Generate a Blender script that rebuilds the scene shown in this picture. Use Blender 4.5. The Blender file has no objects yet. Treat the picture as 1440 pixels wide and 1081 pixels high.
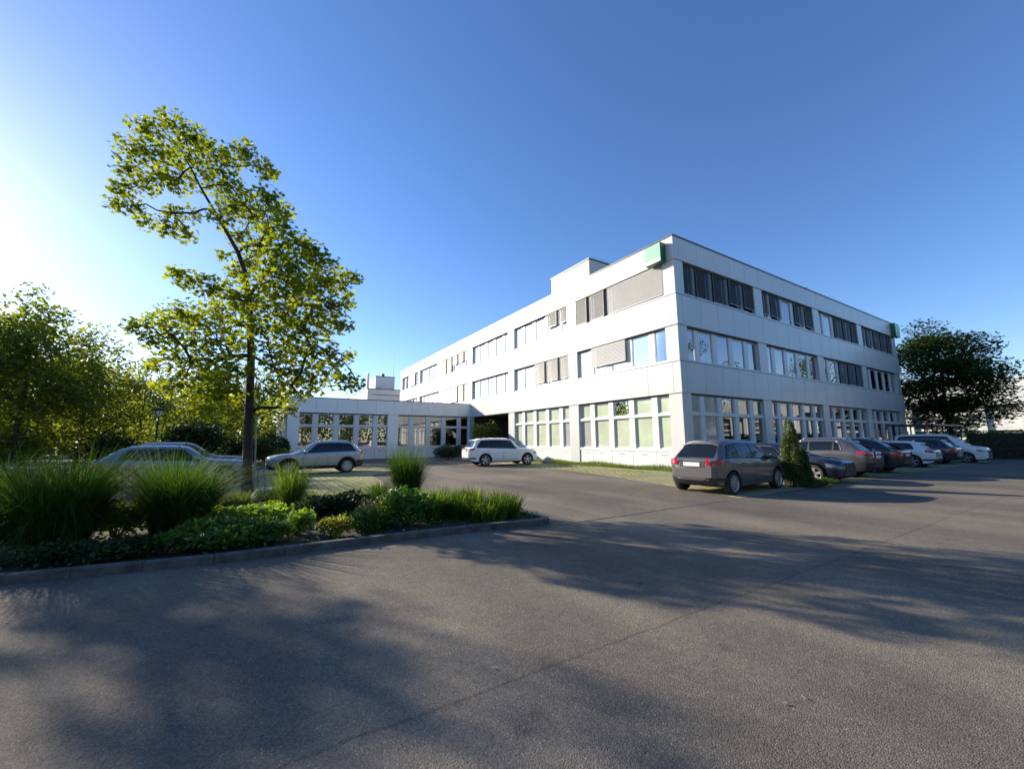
import bpy, math, random
import numpy as np
from mathutils import Vector, Matrix
C = bpy.context.scene.collection
R = math.radians
SC = bpy.context.scene

# ------------------------------------------------------------------ materials
def mat(name):
    m = bpy.data.materials.new(name); m.use_nodes = True
    nt = m.node_tree; nt.nodes.clear()
    out = nt.nodes.new('ShaderNodeOutputMaterial')
    return m, nt, out
def N(nt, typ, **kw):
    n = nt.nodes.new(typ)
    for k, v in kw.items():
        if k.startswith('i_'):
            n.inputs[k[2:].replace('_', ' ')].default_value = v
        else: setattr(n, k, v)
    return n
def L(nt, a, b): nt.links.new(a, b)
def rgb(c): return (c[0], c[1], c[2], 1)
def ramp(nt, fac, stops):
    r = nt.nodes.new('ShaderNodeValToRGB'); e = r.color_ramp.elements
    while len(e) < len(stops): e.new(0.5)
    for x, (p, c) in zip(e, stops): x.position = p; x.color = rgb(c)
    L(nt, fac, r.inputs['Fac']); return r.outputs['Color']
def noise(nt, scale, detail=4, rough=.55, coord='Object', stretch=None):
    tc = nt.nodes.new('ShaderNodeTexCoord'); n = nt.nodes.new('ShaderNodeTexNoise')
    n.inputs['Scale'].default_value = scale; n.inputs['Detail'].default_value = detail
    n.inputs['Roughness'].default_value = rough
    v = tc.outputs[coord]
    if stretch:
        mp = nt.nodes.new('ShaderNodeMapping'); mp.inputs['Scale'].default_value = stretch
        L(nt, v, mp.inputs['Vector']); v = mp.outputs['Vector']
    L(nt, v, n.inputs['Vector'])
    return n.outputs['Fac']
def bump(nt, h, dist, strength=1.0):
    b = nt.nodes.new('ShaderNodeBump'); b.inputs['Distance'].default_value = dist
    b.inputs['Strength'].default_value = strength
    L(nt, h, b.inputs['Height']); return b.outputs['Normal']
def plain(name, col, rough=.5, metal=0, vary=.12, scale=3, coat=0, spec=.5, bumpd=0, bscale=60, stretch=None):
    m, nt, out = mat(name)
    p = N(nt, 'ShaderNodeBsdfPrincipled')
    p.inputs['Roughness'].default_value = rough; p.inputs['Metallic'].default_value = metal
    p.inputs['Specular IOR Level'].default_value = spec
    p.inputs['Coat Weight'].default_value = coat; p.inputs['Coat Roughness'].default_value = .03
    f = noise(nt, scale, stretch=stretch)
    c = ramp(nt, f, [(.25, [x*(1-vary) for x in col]), (.75, [min(1, x*(1+vary)) for x in col])])
    L(nt, c, p.inputs['Base Color'])
    if bumpd: L(nt, bump(nt, noise(nt, bscale, 3), bumpd), p.inputs['Normal'])
    L(nt, p.outputs[0], out.inputs['Surface'])
    return m
def leafmat(name, dark, mid, light, trans=.45, rough=.5, tcol=None, spec=.4):
    m, nt, out = mat(name)
    g = nt.nodes.new('ShaderNodeNewGeometry')
    c = ramp(nt, g.outputs['Random Per Island'], [(0, dark), (.5, mid), (1, light)])
    nz = noise(nt, .9, 2)
    mx = N(nt, 'ShaderNodeMix', data_type='RGBA', blend_type='MULTIPLY'); mx.inputs[0].default_value = .6
    L(nt, c, mx.inputs[6]); L(nt, ramp(nt, nz, [(.3, (.62, .66, .6)), (.7, (1.25, 1.2, 1.1))]), mx.inputs[7])
    col = mx.outputs[2]
    d = N(nt, 'ShaderNodeBsdfPrincipled'); d.inputs['Roughness'].default_value = rough
    d.inputs['Specular IOR Level'].default_value = spec
    t = N(nt, 'ShaderNodeBsdfTranslucent')
    L(nt, col, d.inputs['Base Color'])
    tm = N(nt, 'ShaderNodeMix', data_type='RGBA', blend_type='MULTIPLY'); tm.inputs[0].default_value = 1
    L(nt, col, tm.inputs[6]); tm.inputs[7].default_value = rgb(tcol or (2.2, 2.3, .8))
    L(nt, tm.outputs[2], t.inputs['Color'])
    s = N(nt, 'ShaderNodeMixShader'); s.inputs[0].default_value = trans
    L(nt, d.outputs[0], s.inputs[1]); L(nt, t.outputs[0], s.inputs[2]); L(nt, s.outputs[0], out.inputs['Surface'])
    return m
def glassmat(name, tint, base_refl=.1, ior=1.55, rough=.0):
    m, nt, out = mat(name)
    fr = N(nt, 'ShaderNodeFresnel'); fr.inputs['IOR'].default_value = ior
    ad = N(nt, 'ShaderNodeMath', operation='ADD', use_clamp=True); ad.inputs[1].default_value = base_refl
    L(nt, fr.outputs[0], ad.inputs[0])
    tr = N(nt, 'ShaderNodeBsdfTransparent'); tr.inputs['Color'].default_value = rgb(tint)
    gl = N(nt, 'ShaderNodeBsdfGlossy'); gl.inputs['Roughness'].default_value = rough
    gl.inputs['Color'].default_value = (.95, .97, 1, 1)
    s = N(nt, 'ShaderNodeMixShader')
    L(nt, ad.outputs[0], s.inputs[0]); L(nt, tr.outputs[0], s.inputs[1]); L(nt, gl.outputs[0], s.inputs[2])
    L(nt, s.outputs[0], out.inputs['Surface'])
    return m

M = {}
M['panel'] = plain('white enamel panel', (.53, .545, .535), rough=.32, vary=.06, scale=.8, coat=.10, stretch=(1, 1, .25))
M['panel_wing'] = plain('white wing panel', (.82, .83, .81), rough=.5, vary=.05, scale=.8, stretch=(1, 1, .25))
M['panel_back'] = plain('joint backing', (.34, .36, .36), rough=.6)
M['coping'] = plain('dark metal coping', (.06, .065, .07), rough=.4, metal=.6)
M['frame'] = plain('white window frame', (.62, .64, .64), rough=.35, vary=.05)
M['frame_dark'] = plain('grey window sash', (.22, .23, .24), rough=.4)
M['blind_pale'] = plain('pale slatted blind', (.44, .445, .43), rough=.55, vary=.06)
M['blind_taupe'] = plain('taupe slatted blind', (.27, .272, .25), rough=.55, vary=.08)
M['blind_dark'] = plain('charcoal slatted blind', (.055, .058, .06), rough=.5, vary=.15)
M['curtain'] = plain('pale inner curtain', (.50, .53, .56), rough=.8, vary=.06, scale=1.5)
M['glass'] = glassmat('window glass', (.86, .89, .88), .20)
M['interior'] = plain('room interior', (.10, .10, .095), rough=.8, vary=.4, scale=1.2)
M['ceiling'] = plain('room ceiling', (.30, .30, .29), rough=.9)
M['film'] = plain('pale green window film', (.46, .53, .40), rough=.12, vary=.18, scale=.9, coat=.8)
M['film_grey'] = plain('grey window film', (.36, .37, .36), rough=.12, vary=.12, scale=.9, coat=.8)
M['roof'] = plain('roof gravel', (.16, .16, .15), rough=.9)
M['louvre'] = plain('light grey plant cladding', (.55, .56, .54), rough=.5, vary=.05)
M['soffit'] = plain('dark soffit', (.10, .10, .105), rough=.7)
M['sign_green'] = plain('green sign face', (.14, .52, .30), rough=.25, vary=.05, coat=.4)
M['sign_pale'] = plain('pale green sign face', (.30, .62, .40), rough=.25, vary=.05, coat=.4)
M['sign_white'] = plain('white sign lettering', (.75, .85, .78), rough=.3)
M['sign_edge'] = plain('green sign edge', (.02, .12, .06), rough=.4)
M['concrete'] = plain('concrete kerb', (.10, .096, .085), rough=.9, vary=.6, scale=5, bumpd=.004, bscale=90)
M['stone'] = plain('grey boulder', (.24, .24, .235), rough=.9, vary=.35, scale=8, bumpd=.02, bscale=20)
M['bark'] = plain('flaking bark', (.042, .033, .025), rough=.9, vary=.75, scale=6, bumpd=.02, bscale=26, stretch=(1, 1, .3))
M['stake'] = plain('pale weathered stake', (.33, .29, .23), rough=.8, vary=.3, scale=12)
M['black'] = plain('black painted metal', (.015, .016, .017), rough=.4)
M['lampglass'] = plain('opal lamp glass', (.75, .75, .70), rough=.2)
M['steel'] = plain('galvanised steel', (.40, .41, .42), rough=.45, metal=.5)

# plane tree leaf etc.
M['leaf_plane'] = leafmat('plane tree leaf', (.06, .10, .012), (.10, .15, .018), (.15, .20, .026), .6, tcol=(3.1, 2.5, .5))
M['leaf_back'] = leafmat('park tree leaf', (.06, .088, .018), (.095, .125, .025), (.14, .175, .036), .54, tcol=(2.7, 2.5, .7))
M['leaf_dark'] = leafmat('dark broad leaf', (.018, .036, .010), (.028, .05, .013), (.045, .075, .018), .35)
M['leaf_thuja'] = leafmat('thuja spray', (.035, .06, .012), (.055, .09, .018), (.085, .125, .025), .3)
M['leaf_shrub'] = leafmat('shrub leaf', (.04, .095, .016), (.065, .14, .024), (.10, .19, .034), .45)
M['leaf_yellow'] = leafmat('golden shrub leaf', (.12, .13, .012), (.20, .19, .018), (.28, .25, .025), .4)
M['leaf_lime'] = leafmat('lime perennial leaf', (.10, .165, .016), (.14, .22, .024), (.19, .28, .034), .52)
M['leaf_grey'] = leafmat('grey green herb leaf', (.06, .08, .04), (.085, .11, .055), (.13, .15, .08), .35)
M['blade'] = leafmat('reed grass blade', (.025, .060, .012), (.042, .088, .018), (.075, .13, .028), .38, rough=.7, spec=.12)
M['blade_pale'] = leafmat('pale reed blade', (.06, .10, .018), (.095, .145, .026), (.14, .19, .045), .45, rough=.7, spec=.12)
M['turf'] = leafmat('turf blade', (.06, .10, .016), (.10, .14, .024), (.17, .19, .05), .4)

# ------------------------------------------------------------------ mesh builder
class MB:
    def __init__(s): s.v = []; s.f = []; s.m = []; s.s = []
    def add(s, verts, faces, mi=0, smooth=False):
        o = len(s.v); s.v += [tuple(v) for v in verts]
        for f in faces:
            s.f.append([o+i for i in f]); s.m.append(mi); s.s.append(smooth)
    def quad(s, a, b, c, d, mi=0): s.add([a, b, c, d], [(0, 1, 2, 3)], mi)
    def hexa(s, p, mi=0):
        s.add(p, [(0, 3, 2, 1), (4, 5, 6, 7), (0, 1, 5, 4), (1, 2, 6, 5), (2, 3, 7, 6), (3, 0, 4, 7)], mi)
    def box(s, x0, x1, y0, y1, z0, z1, mi=0):
        s.hexa([(x0, y0, z0), (x1, y0, z0), (x1, y1, z0), (x0, y1, z0), (x0, y0, z1), (x1, y0, z1), (x1, y1, z1), (x0, y1, z1)], mi)
    def tube(s, pts, radii, n=7, mi=0, cap=True):
        pts = [Vector(p) for p in pts]; rings = []; verts = []
        up = Vector((0.13, 0.21, 1)).normalized()
        for i, p in enumerate(pts):
            d = (pts[min(i+1, len(pts)-1)]-pts[max(i-1, 0)])
            if d.length < 1e-9: d = Vector((0, 0, 1))
            d.normalize()
            a = d.cross(up)
            if a.length < .05: a = d.cross(Vector((1, 0, 0)))
            a.normalize(); b = d.cross(a)
            r = radii[i] if hasattr(radii, '__len__') else radii
            for k in range(n):
                t = 2*math.pi*k/n
                verts.append(p+a*(r*math.cos(t))+b*(r*math.sin(t)))
        faces = []
        for i in range(len(pts)-1):
            for k in range(n):
                k2 = (k+1) % n
                faces.append((i*n+k, i*n+k2, (i+1)*n+k2, (i+1)*n+k))
        if cap:
            faces.append(tuple(range(n))[::-1]); faces.append(tuple((len(pts)-1)*n+k for k in range(n)))
        s.add(verts, faces, mi, True)
    def lathe(s, prof, cen=(0, 0, 0), axis='z', n=24, mi=0, smooth=True, closed=False):
        verts = []; c = Vector(cen)
        for (r, h) in prof:
            for k in range(n):
                t = 2*math.pi*k/n; a, b = r*math.cos(t), r*math.sin(t)
                verts.append(c+Vector({'z': (a, b, h), 'y': (a, h, b), 'x': (h, a, b)}[axis]))
        faces = []; P = len(prof)
        for i in range(P if closed else P-1):
            j = (i+1) % P
            for k in range(n):
                k2 = (k+1) % n; faces.append((i*n+k, i*n+k2, j*n+k2, j*n+k))
        s.add(verts, faces, mi, smooth)
    def build(s, name, mats, parent=None, loc=None):
        me = bpy.data.meshes.new(name); me.from_pydata(s.v, [], s.f)
        me.polygons.foreach_set('material_index', s.m); me.polygons.foreach_set('use_smooth', s.s)
        for m in (mats if isinstance(mats, (list, tuple)) else [mats]): me.materials.append(m if not isinstance(m, str) else M[m])
        me.update()
        o = bpy.data.objects.new(name, me); C.objects.link(o)
        if parent: o.parent = parent
        if loc: o.location = loc
        return o
def npmesh(name, V, F, mats, parent=None, mi=None, smooth=False):
    """V (n,3), F list of arrays (m,k): fast mesh"""
    me = bpy.data.meshes.new(name)
    tot = sum(f.size for f in F); np_ = sum(len(f) for f in F)
    me.vertices.add(len(V)); me.vertices.foreach_set('co', np.ascontiguousarray(V, dtype=np.float32).ravel())
    me.loops.add(tot); me.loops.foreach_set('vertex_index', np.concatenate([f.ravel() for f in F]).astype(np.int32))
    sizes = np.concatenate([np.full(len(f), f.shape[1]) for f in F]); st = np.concatenate([[0], np.cumsum(sizes)[:-1]])
    me.polygons.add(np_); me.polygons.foreach_set('loop_start', st.astype(np.int32))
    me.polygons.foreach_set('loop_total', sizes.astype(np.int32))
    if mi is not None: me.polygons.foreach_set('material_index', np.asarray(mi, dtype=np.int32))
    if smooth: me.polygons.foreach_set('use_smooth', np.ones(np_, dtype=bool))
    for m in (mats if isinstance(mats, (list, tuple)) else [mats]): me.materials.append(M[m] if isinstance(m, str) else m)
    me.update(calc_edges=True); me.validate()
    o = bpy.data.objects.new(name, me); C.objects.link(o)
    if parent: o.parent = parent
    return o
def tag(o, label=None, cat=None, group=None, kind=None):
    if label: o['label'] = label
    if cat: o['category'] = cat
    if group: o['group'] = group
    if kind: o['kind'] = kind
    return o
def empty(name, loc=(0, 0, 0), rz=0, label=None, cat=None, group=None):
    o = bpy.data.objects.new(name, None); C.objects.link(o); o.empty_display_size = .3
    o.location = loc; o.rotation_euler = (0, 0, rz)
    return tag(o, label, cat, group)
def struct(o): o['kind'] = 'structure'; return o

# ------------------------------------------------------------------ camera, sky, sun
cam = bpy.data.cameras.new('camera'); co = bpy.data.objects.new('camera', cam); C.objects.link(co)
cam.sensor_width = 36; cam.lens = 36*566.3/1440; cam.clip_end = 3000; cam.clip_start = .05
yaw, pit, rol = R(31.7987), R(7.8841), R(-.3897)
F_ = Vector((math.cos(pit)*math.sin(yaw), math.cos(pit)*math.cos(yaw), math.sin(pit)))
Rt = Vector((math.cos(yaw), -math.sin(yaw), 0)); U_ = Rt.cross(F_)
c_, s_ = math.cos(rol), math.sin(rol)
R2 = c_*Rt+s_*U_; U2 = -s_*Rt+c_*U_
co.matrix_world = Matrix(((R2.x, U2.x, -F_.x, 0), (R2.y, U2.y, -F_.y, 0), (R2.z, U2.z, -F_.z, 1.6), (0, 0, 0, 1)))
SC.camera = co
SUN_AZ, SUN_EL = 30.5, 20.0     # degrees from +Y towards -X, and above the ground
w = bpy.data.worlds.new('World'); SC.world = w; w.use_nodes = True
nt = w.node_tree; bg = nt.nodes['Background']
sky = nt.nodes.new('ShaderNodeTexSky'); sky.sky_type = 'NISHITA'; sky.sun_disc = False
sky.sun_elevation = R(SUN_EL); sky.sun_rotation = R(-SUN_AZ)
sky.air_density = 1.0; sky.dust_density = .2; sky.ozone_density = 3.0
hs = nt.nodes.new('ShaderNodeHueSaturation'); hs.inputs['Saturation'].default_value = 1.15; L(nt, sky.outputs[0], hs.inputs['Color']); tn = nt.nodes.new('ShaderNodeMix'); tn.data_type = 'RGBA'; tn.blend_type = 'MULTIPLY'; tn.inputs[0].default_value = 1; L(nt, hs.outputs[0], tn.inputs[6]); tn.inputs[7].default_value = (1.06, 1.0, 1.13, 1); L(nt, tn.outputs[2], bg.inputs['Color']); bg.inputs['Strength'].default_value = .102
sl = bpy.data.lights.new('sun', 'SUN'); so = bpy.data.objects.new('sun', sl); C.objects.link(so)
sl.energy = 5.0; sl.angle = R(.55); sl.color = (1, .87, .70)
a_, e_ = R(SUN_AZ), R(SUN_EL)
sd = Vector((-math.sin(a_)*math.cos(e_), math.cos(a_)*math.cos(e_), math.sin(e_)))
so.rotation_euler = sd.to_track_quat('Z', 'Y').to_euler()
SC.view_settings.view_transform = 'Standard'; SC.view_settings.look = 'None'
SC.view_settings.gamma = 1; SC.view_settings.exposure = 1.0
SC.render.engine = 'CYCLES'
SC.cycles.max_bounces = 8; SC.cycles.transparent_max_bounces = 12; SC.cycles.use_denoising = True
# ------------------------------------------------------------------ the office building
X0, Y0 = 18.81, 13.27
class Face:
    """t runs along the facade, d into the building, z up"""
    def __init__(s, o, t, d): s.o = Vector((o[0], o[1], 0)); s.t = Vector((t[0], t[1], 0)); s.d = Vector((d[0], d[1], 0))
    def p(s, t, d, z): return s.o+s.t*t+s.d*d+Vector((0, 0, z))
    def box(s, mb, t0, t1, d0, d1, z0, z1, mi=0):
        P = [s.p(t0, d0, z0), s.p(t1, d0, z0), s.p(t1, d1, z0), s.p(t0, d1, z0), s.p(t0, d0, z1), s.p(t1, d0, z1), s.p(t1, d1, z1), s.p(t0, d1, z1)]
        if s.t.cross(s.d).z < 0: P = [P[1], P[0], P[3], P[2], P[5], P[4], P[7], P[6]]
        mb.hexa(P, mi)
MOD = 1.69; BAY = 8.45
def band(root, fc, t_start, t_end, z0, z1, first, name='fascia_panel', joint0=.42, pm='panel'):
    mb = MB(); ts = [t_start]; t = joint0
    while t < t_end-.05:
        if t > t_start+.2: ts.append(t)
        t += MOD
    ts.append(t_end)
    for a, b in zip(ts[:-1], ts[1:]):
        fc.box(mb, a+(.009 if a != t_start else 0), b-(.009 if b != t_end else 0), -.06, .05, z0, z1, 0)
    fc.box(mb, max(t_start, .06), t_end, .055, .30, z0+.002, z1-.002, 1)
    o = mb.build(name, [pm, 'panel_back']); o.parent = root
    return o
rnd = random.Random(5)
def blind(fc, mb, t0, t1, z0, z1, d=-.015, pitch=.085):
    n = max(2, int((z1-z0)/pitch)); h = (z1-z0)/n
    for i in range(n):
        a = z0+i*h
        P = [fc.p(t0, d, a), fc.p(t1, d, a), fc.p(t1, d+.034, a+h*1.0), fc.p(t0, d+.034, a+h*1.0)]
        mb.add(P, [(0, 1, 2, 3)], 0)
    fc.box(mb, t0, t1, d-.005, d+.05, z0-.05, z0-.005, 1)     # bottom rail
    for g in (t0+.02, t1-.035): fc.box(mb, g, g+.015, d-.02, d-.008, z0-.04, z1, 1)
def window(root, fc, a, b, z0, z1, mulls, spec, gf=False, mw=.40):
    """one ribbon window: frame, panes, blinds, curtains.  spec: list per light, near to far"""
    fm = MB(); pm = MB(); cms = []
    edges = [a]+[x for m in mulls for x in (m-mw/2, m+mw/2)]+[b]
    lights = [(edges[i], edges[i+1]) for i in range(0, len(edges), 2)]
    zs = .92 if gf else z0; sh = .17 if gf else .13
    for i, m in enumerate(mulls): fc.box(fm, m-mw/2, m+mw/2, .10 if gf else .15, .26, zs+sh, z1-.10, 3 if spec[i % len(spec)] == 'D' and spec[(i+1) % len(spec)] == 'D' else 0)
    fc.box(fm, a, b, .03, .28, zs, zs+sh, 0)
    fc.box(fm, a, b, .14, .27, z1-.10, z1, 2)
    if gf:
        fc.box(fm, a, b, .07, .27, 2.885, 3.035, 0)
        P = [a]+list(mulls)+[b]
        for i in range(len(P)-1):
            fc.box(fm, P[i]+.012, P[i+1]-.012, .06, .16, 0, zs, 0)
            c = (P[i]+P[i+1])/2; fc.box(fm, c-.25, c+.25, .056, .1, zs-.2, zs-.175, 2)
        fc.box(fm, a, b, .165, .28, 0, zs, 1)
    for i, (p, q) in enumerate(lights):
        sp = spec[i % len(spec)]
        rows = [(zs+sh, 2.885), (3.035, z1-.10)] if gf else [(zs+sh, z1-.10)]
        for ri, (r0, r1) in enumerate(rows):
            # sash
            for (u0, u1, w0, w1) in ((p, p+.05, r0, r1), (q-.05, q, r0, r1), (p+.05, q-.05, r0, r0+.05), (p+.05, q-.05, r1-.05, r1)):
                fc.box(fm, u0, u1, .17, .245, w0, w1, 3 if sp.startswith('D') else 0)
            e = [rnd.uniform(-.006, .006) for _ in range(3)]
            k = sp[ri] if gf and len(sp) > 1 and sp[0] != 'D' else sp.strip('D')[:1]
            mi = {'f': 1, 'g': 2}.get(k, 0)
            pm.quad(fc.p(p+.05, .21+e[0], r0+.05), fc.p(q-.05, .21+e[1], r0+.05), fc.p(q-.05, .21+e[1]+e[2], r1-.05), fc.p(p+.05, .21+e[0]+e[2], r1-.05), mi)
            if k == 'c' or k == 'h':       # curtain behind, full or to one side
                cm = MB(); cms.append(cm)
                c0, c1 = (p-.1, q+.1) if k == 'c' else (p-.1, p+(q-p)*.55)
                n = 14; zz = (r0-.05, r1+.05)
                pts = [(c0+(c1-c0)*j/n, .42+.05*math.sin(j*2.1+i)) for j in range(n+1)]
                for j in range(n):
                    cm.add([fc.p(pts[j][0], pts[j][1], zz[0]), fc.p(pts[j+1][0], pts[j+1][1], zz[0]), fc.p(pts[j+1][0], pts[j+1][1], zz[1]), fc.p(pts[j][0], pts[j][1], zz[1])], [(0, 1, 2, 3)], 0, True)
    w = fm.build('ribbon_window', ['frame', 'panel_back', 'coping', 'frame_dark'], root)
    pm.build('window_pane', ['glass', 'film', 'film_grey'], w)
    for cm in cms: cm.build('curtain', ['curtain'], w)
    return w, lights
def add_blind(w, fc, lights, i0, i1, z0, z1, kind):
    if kind == 'blind_pale':
        mb = MB(); blind(fc, mb, lights[i0][0]-.02, lights[i1][1]+.02, z0, z1); mb.build('slatted_blind', [kind, 'frame_dark'], w)
    else:
        for i in range(i0, i1+1):
            mb = MB(); blind(fc, mb, lights[i][0]-.04, lights[i][1]+.04, z0, z1, d=-.01 if kind == 'blind_taupe' else .06); mb.build('slatted_blind', [kind, 'frame_dark'], w)

bld = empty('office_building', (0, 0, 0), 0, 'white three storey office building with ribbon windows and a sharp corner', 'office building')
FL = Face((X0, Y0), (0, 1), (1, 0)); FR = Face((X0, Y0), (1, 0), (0, 1))
TL, TR = 51.6, 34.62
Z = [(4.055, 5.745), (7.80, 9.50), (11.54, 12.86)]
for z0, z1 in Z:
    band(bld, FL, -.06, TL, z0, z1, True); band(bld, FR, .052, TR, z0, z1, False)
cp = MB()
FL.box(cp, -.10, TL, -.10, .35, 12.86, 12.93); FR.box(cp, .35, TR, -.10, .35, 12.86, 12.93)
for z0, z1 in Z[:2]:
    FL.box(cp, -.075, TL, -.075, .02, z1, z1+.03); FR.box(cp, .02, TR, -.075, .02, z1, z1+.03)
cp.build('coping', ['coping'], bld)
# piers
def pier(root, fc, a, b, z0, z1, pm='panel'):
    pr = MB(); fc.box(pr, a, b, 0, .3, z0, z1); pr.build('pier', [pm], root)
def piers(fc, nb, z0, z1, lead, skip=()):
    pier(bld, fc, 0 if lead else .3, .8, z0, z1)
    for b in range(1, nb+1):
        if b in skip: continue
        e = b*BAY+.8 if b < nb else b*BAY+.8
        pier(bld, fc, b*BAY-.2, e, z0, z1)
for z0, z1 in ((5.775, 7.80), (9.53, 11.54)):
    piers(FL, 6, z0, z1, True); piers(FR, 4, z0, z1, False)
piers(FL, 3, 0, 4.055, True); piers(FR, 4, 0, 4.055, False)
# body: slabs, core, roof
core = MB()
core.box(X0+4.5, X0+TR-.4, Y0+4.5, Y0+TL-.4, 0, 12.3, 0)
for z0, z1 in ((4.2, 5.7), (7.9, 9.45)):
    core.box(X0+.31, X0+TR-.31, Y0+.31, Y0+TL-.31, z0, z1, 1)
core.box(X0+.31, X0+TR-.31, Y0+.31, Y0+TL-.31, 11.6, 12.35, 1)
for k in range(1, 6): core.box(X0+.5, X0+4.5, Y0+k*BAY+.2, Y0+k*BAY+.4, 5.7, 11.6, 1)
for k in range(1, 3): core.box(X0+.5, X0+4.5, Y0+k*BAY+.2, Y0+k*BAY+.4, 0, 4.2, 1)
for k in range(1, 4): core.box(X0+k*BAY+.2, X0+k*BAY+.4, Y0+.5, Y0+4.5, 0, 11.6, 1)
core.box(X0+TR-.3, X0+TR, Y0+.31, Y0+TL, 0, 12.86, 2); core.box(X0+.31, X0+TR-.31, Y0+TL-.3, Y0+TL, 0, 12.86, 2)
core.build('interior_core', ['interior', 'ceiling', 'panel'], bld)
rf = MB(); rf.box(X0+.36, X0+TR-.36, Y0+.36, Y0+TL-.36, 12.36, 12.5, 0); rf.build('roof', ['roof'], bld)
def mull(b): return [b*BAY+1.88+MOD*k for k in range(4)]
def op(b): return b*BAY+.8, b*BAY+8.25
# left (sunlit) facade
L3 = [(['D']*5, [(0, 2, 1.0, 'blind_pale'), (3, 4, 1.0, 'blind_taupe')]),
      (['n', 'n', 'c', 'c', 'c'], [(0, 1, .58, 'blind_taupe')]),
      (['c', 'c', 'c', 'c', 'c'], []),
      (['n', 'n', 'n', 'c', 'c'], [(0, 2, .55, 'blind_taupe'), (3, 4, 1.0, 'blind_taupe')]),
      (['c']*5, [(0, 0, .95, 'blind_pale')]), (['c']*5, [(1, 2, .9, 'blind_pale')])]
L2 = [(['n', 'n', 'n', 'n', 'n'], [(2, 3, .70, 'blind_pale')]),
      (['n', 'h', 'n', 'h', 'h'], [(0, 2, .86, 'blind_taupe')]),
      (['c', 'c', 'h', 'c', 'c'], []),
      (['c', 'c', 'n', 'n', 'n'], [(2, 4, .92, 'blind_pale'), (0, 1, 1.0, 'blind_taupe')]),
      (['h', 'c', 'c', 'h', 'c'], []), (['c']*5, [])]
R3 = [(['D', 'D', 'D', 'D', 'D'], [(0, 2, 1.0, 'blind_dark'), (3, 4, .84, 'blind_dark')]),
      (['n'] * 5, [(0, 1, .84, 'blind_dark'), (3, 4, .84, 'blind_dark')]),
      (['c', 'c', 'D', 'D', 'D'], [(2, 4, 1.0, 'blind_dark')]),
      (['n', 'n', 'D', 'D', 'D'], [(0, 1, .84, 'blind_dark'), (2, 4, 1.0, 'blind_dark')])]
R2_ = [(['n']*5, []), (['n']*5, []), (['n', 'n', 'D', 'D', 'D'], [(2, 4, 1.0, 'blind_dark')]), (['n']*5, [])]
for fc, floors in ((FL, ((5.775, 7.80, L2), (9.53, 11.54, L3))), (FR, ((5.775, 7.80, R2_), (9.53, 11.54, R3)))):
    for z0, z1, sp in floors:
        for b, (s, bls) in enumerate(sp):
            a, e = op(b)
            wn, lg = window(bld, fc, a, e, z0, z1, mull(b), s)
            for (i0, i1, fr, kd) in bls:
                top = z1-.06; bot = z0+.2 if fr == 1.0 else top-(top-z0-.13)*fr
                add_blind(wn, fc, lg, i0, i1, bot, top, kd)
GFL = [['ff', 'ff', 'fn', 'ff', 'gf'], ['gf', 'ff', 'ff', 'ff', 'ff']]
for b in range(2):
    a, e = op(b); window(bld, FL, a, e, 0, 4.055, mull(b), GFL[b], gf=True)
for b in range(4):
    a, e = op(b); window(bld, FR, a, e, 0, 4.055, mull(b), [['gg', 'gg', 'nn', 'nn', 'nn'], ['nn']*5, ['nn']*5, ['nn']*5][b], gf=True)
# open undercroft beside the wing
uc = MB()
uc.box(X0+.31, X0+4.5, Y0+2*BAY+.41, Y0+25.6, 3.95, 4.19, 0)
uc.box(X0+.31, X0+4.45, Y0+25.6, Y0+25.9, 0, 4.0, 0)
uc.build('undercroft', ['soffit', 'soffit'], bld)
ph = MB()
PX, PY = 21.3, 22.6
ph.box(PX, PX+7, PY, PY+4.9, 12.5, 15.85, 0); ph.box(PX-.06, PX+7.06, PY-.06, PY+4.96, 15.85, 15.95, 1)
for k in range(30): ph.box(PX-.02, PX, PY+.05, PY+4.85, 12.6+k*.108, 12.66+k*.108, 0)
for k in range(30): ph.box(PX+.05, PX+6.95, PY-.02, PY, 12.6+k*.108, 12.66+k*.108, 0)
pho = ph.build('penthouse', ['louvre', 'coping'], bld)
rl = MB()
for k in range(9): rl.tube([(PX+.3+k*.8, PY+.2, 15.95), (PX+.3+k*.8, PY+.2, 16.25)], .015, 5)
rl.tube([(PX+.3, PY+.2, 16.25), (PX+6.8, PY+.2, 16.25)], .015, 5); rl.build('railing', ['steel'], pho)
for (x, h, r) in ((37.2, .75, .16), (37.7, .95, .14), (38.25, .6, .2), (42.5, .45, .12)):
    vt = MB(); vt.lathe([(r, 12.4), (r, 12.9+h), (r*1.5, 12.92+h), (r*1.5, 13.0+h), (0, 13.08+h)], (x, Y0+1.2, 0), n=10); vt.build('roof_vent', ['coping'], bld)

# ------------------------------------------------------------------ low wing
YW = 38.735
wing = empty('office_wing', (0, 0, 0), 0, 'single storey white wing with tall windows joined to the office block', 'office wing')
FW = Face((1.85, YW), (1, 0), (0, 1)); FS = Face((1.85, YW), (0, 1), (1, 0))
WL = X0-1.85-.07
jb = .40
band(wing, FS, -.06, 30, 4.10, 5.38, True, joint0=.42, pm='panel_wing'); band(wing, FW, .052, WL, 4.10, 5.38, False, joint0=jb, pm='panel_wing')
cp = MB(); FS.box(cp, -.09, 30, -.09, .3, 5.38, 5.44); FW.box(cp, .3, WL, -.09, .3, 5.38, 5.44); cp.build('coping', ['coping'], wing)
for fc, a, b in ((FS, 0, .8), (FW, .3, .83), (FW, 8.3, 9.3), (FW, 16.72, WL)): pier(wing, fc, a, b, 0, 4.10, 'panel_wing')
for k in range(1, 4): pier(wing, FS, k*BAY-.2, k*BAY+.8, 0, 4.10, 'panel_wing')
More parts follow.
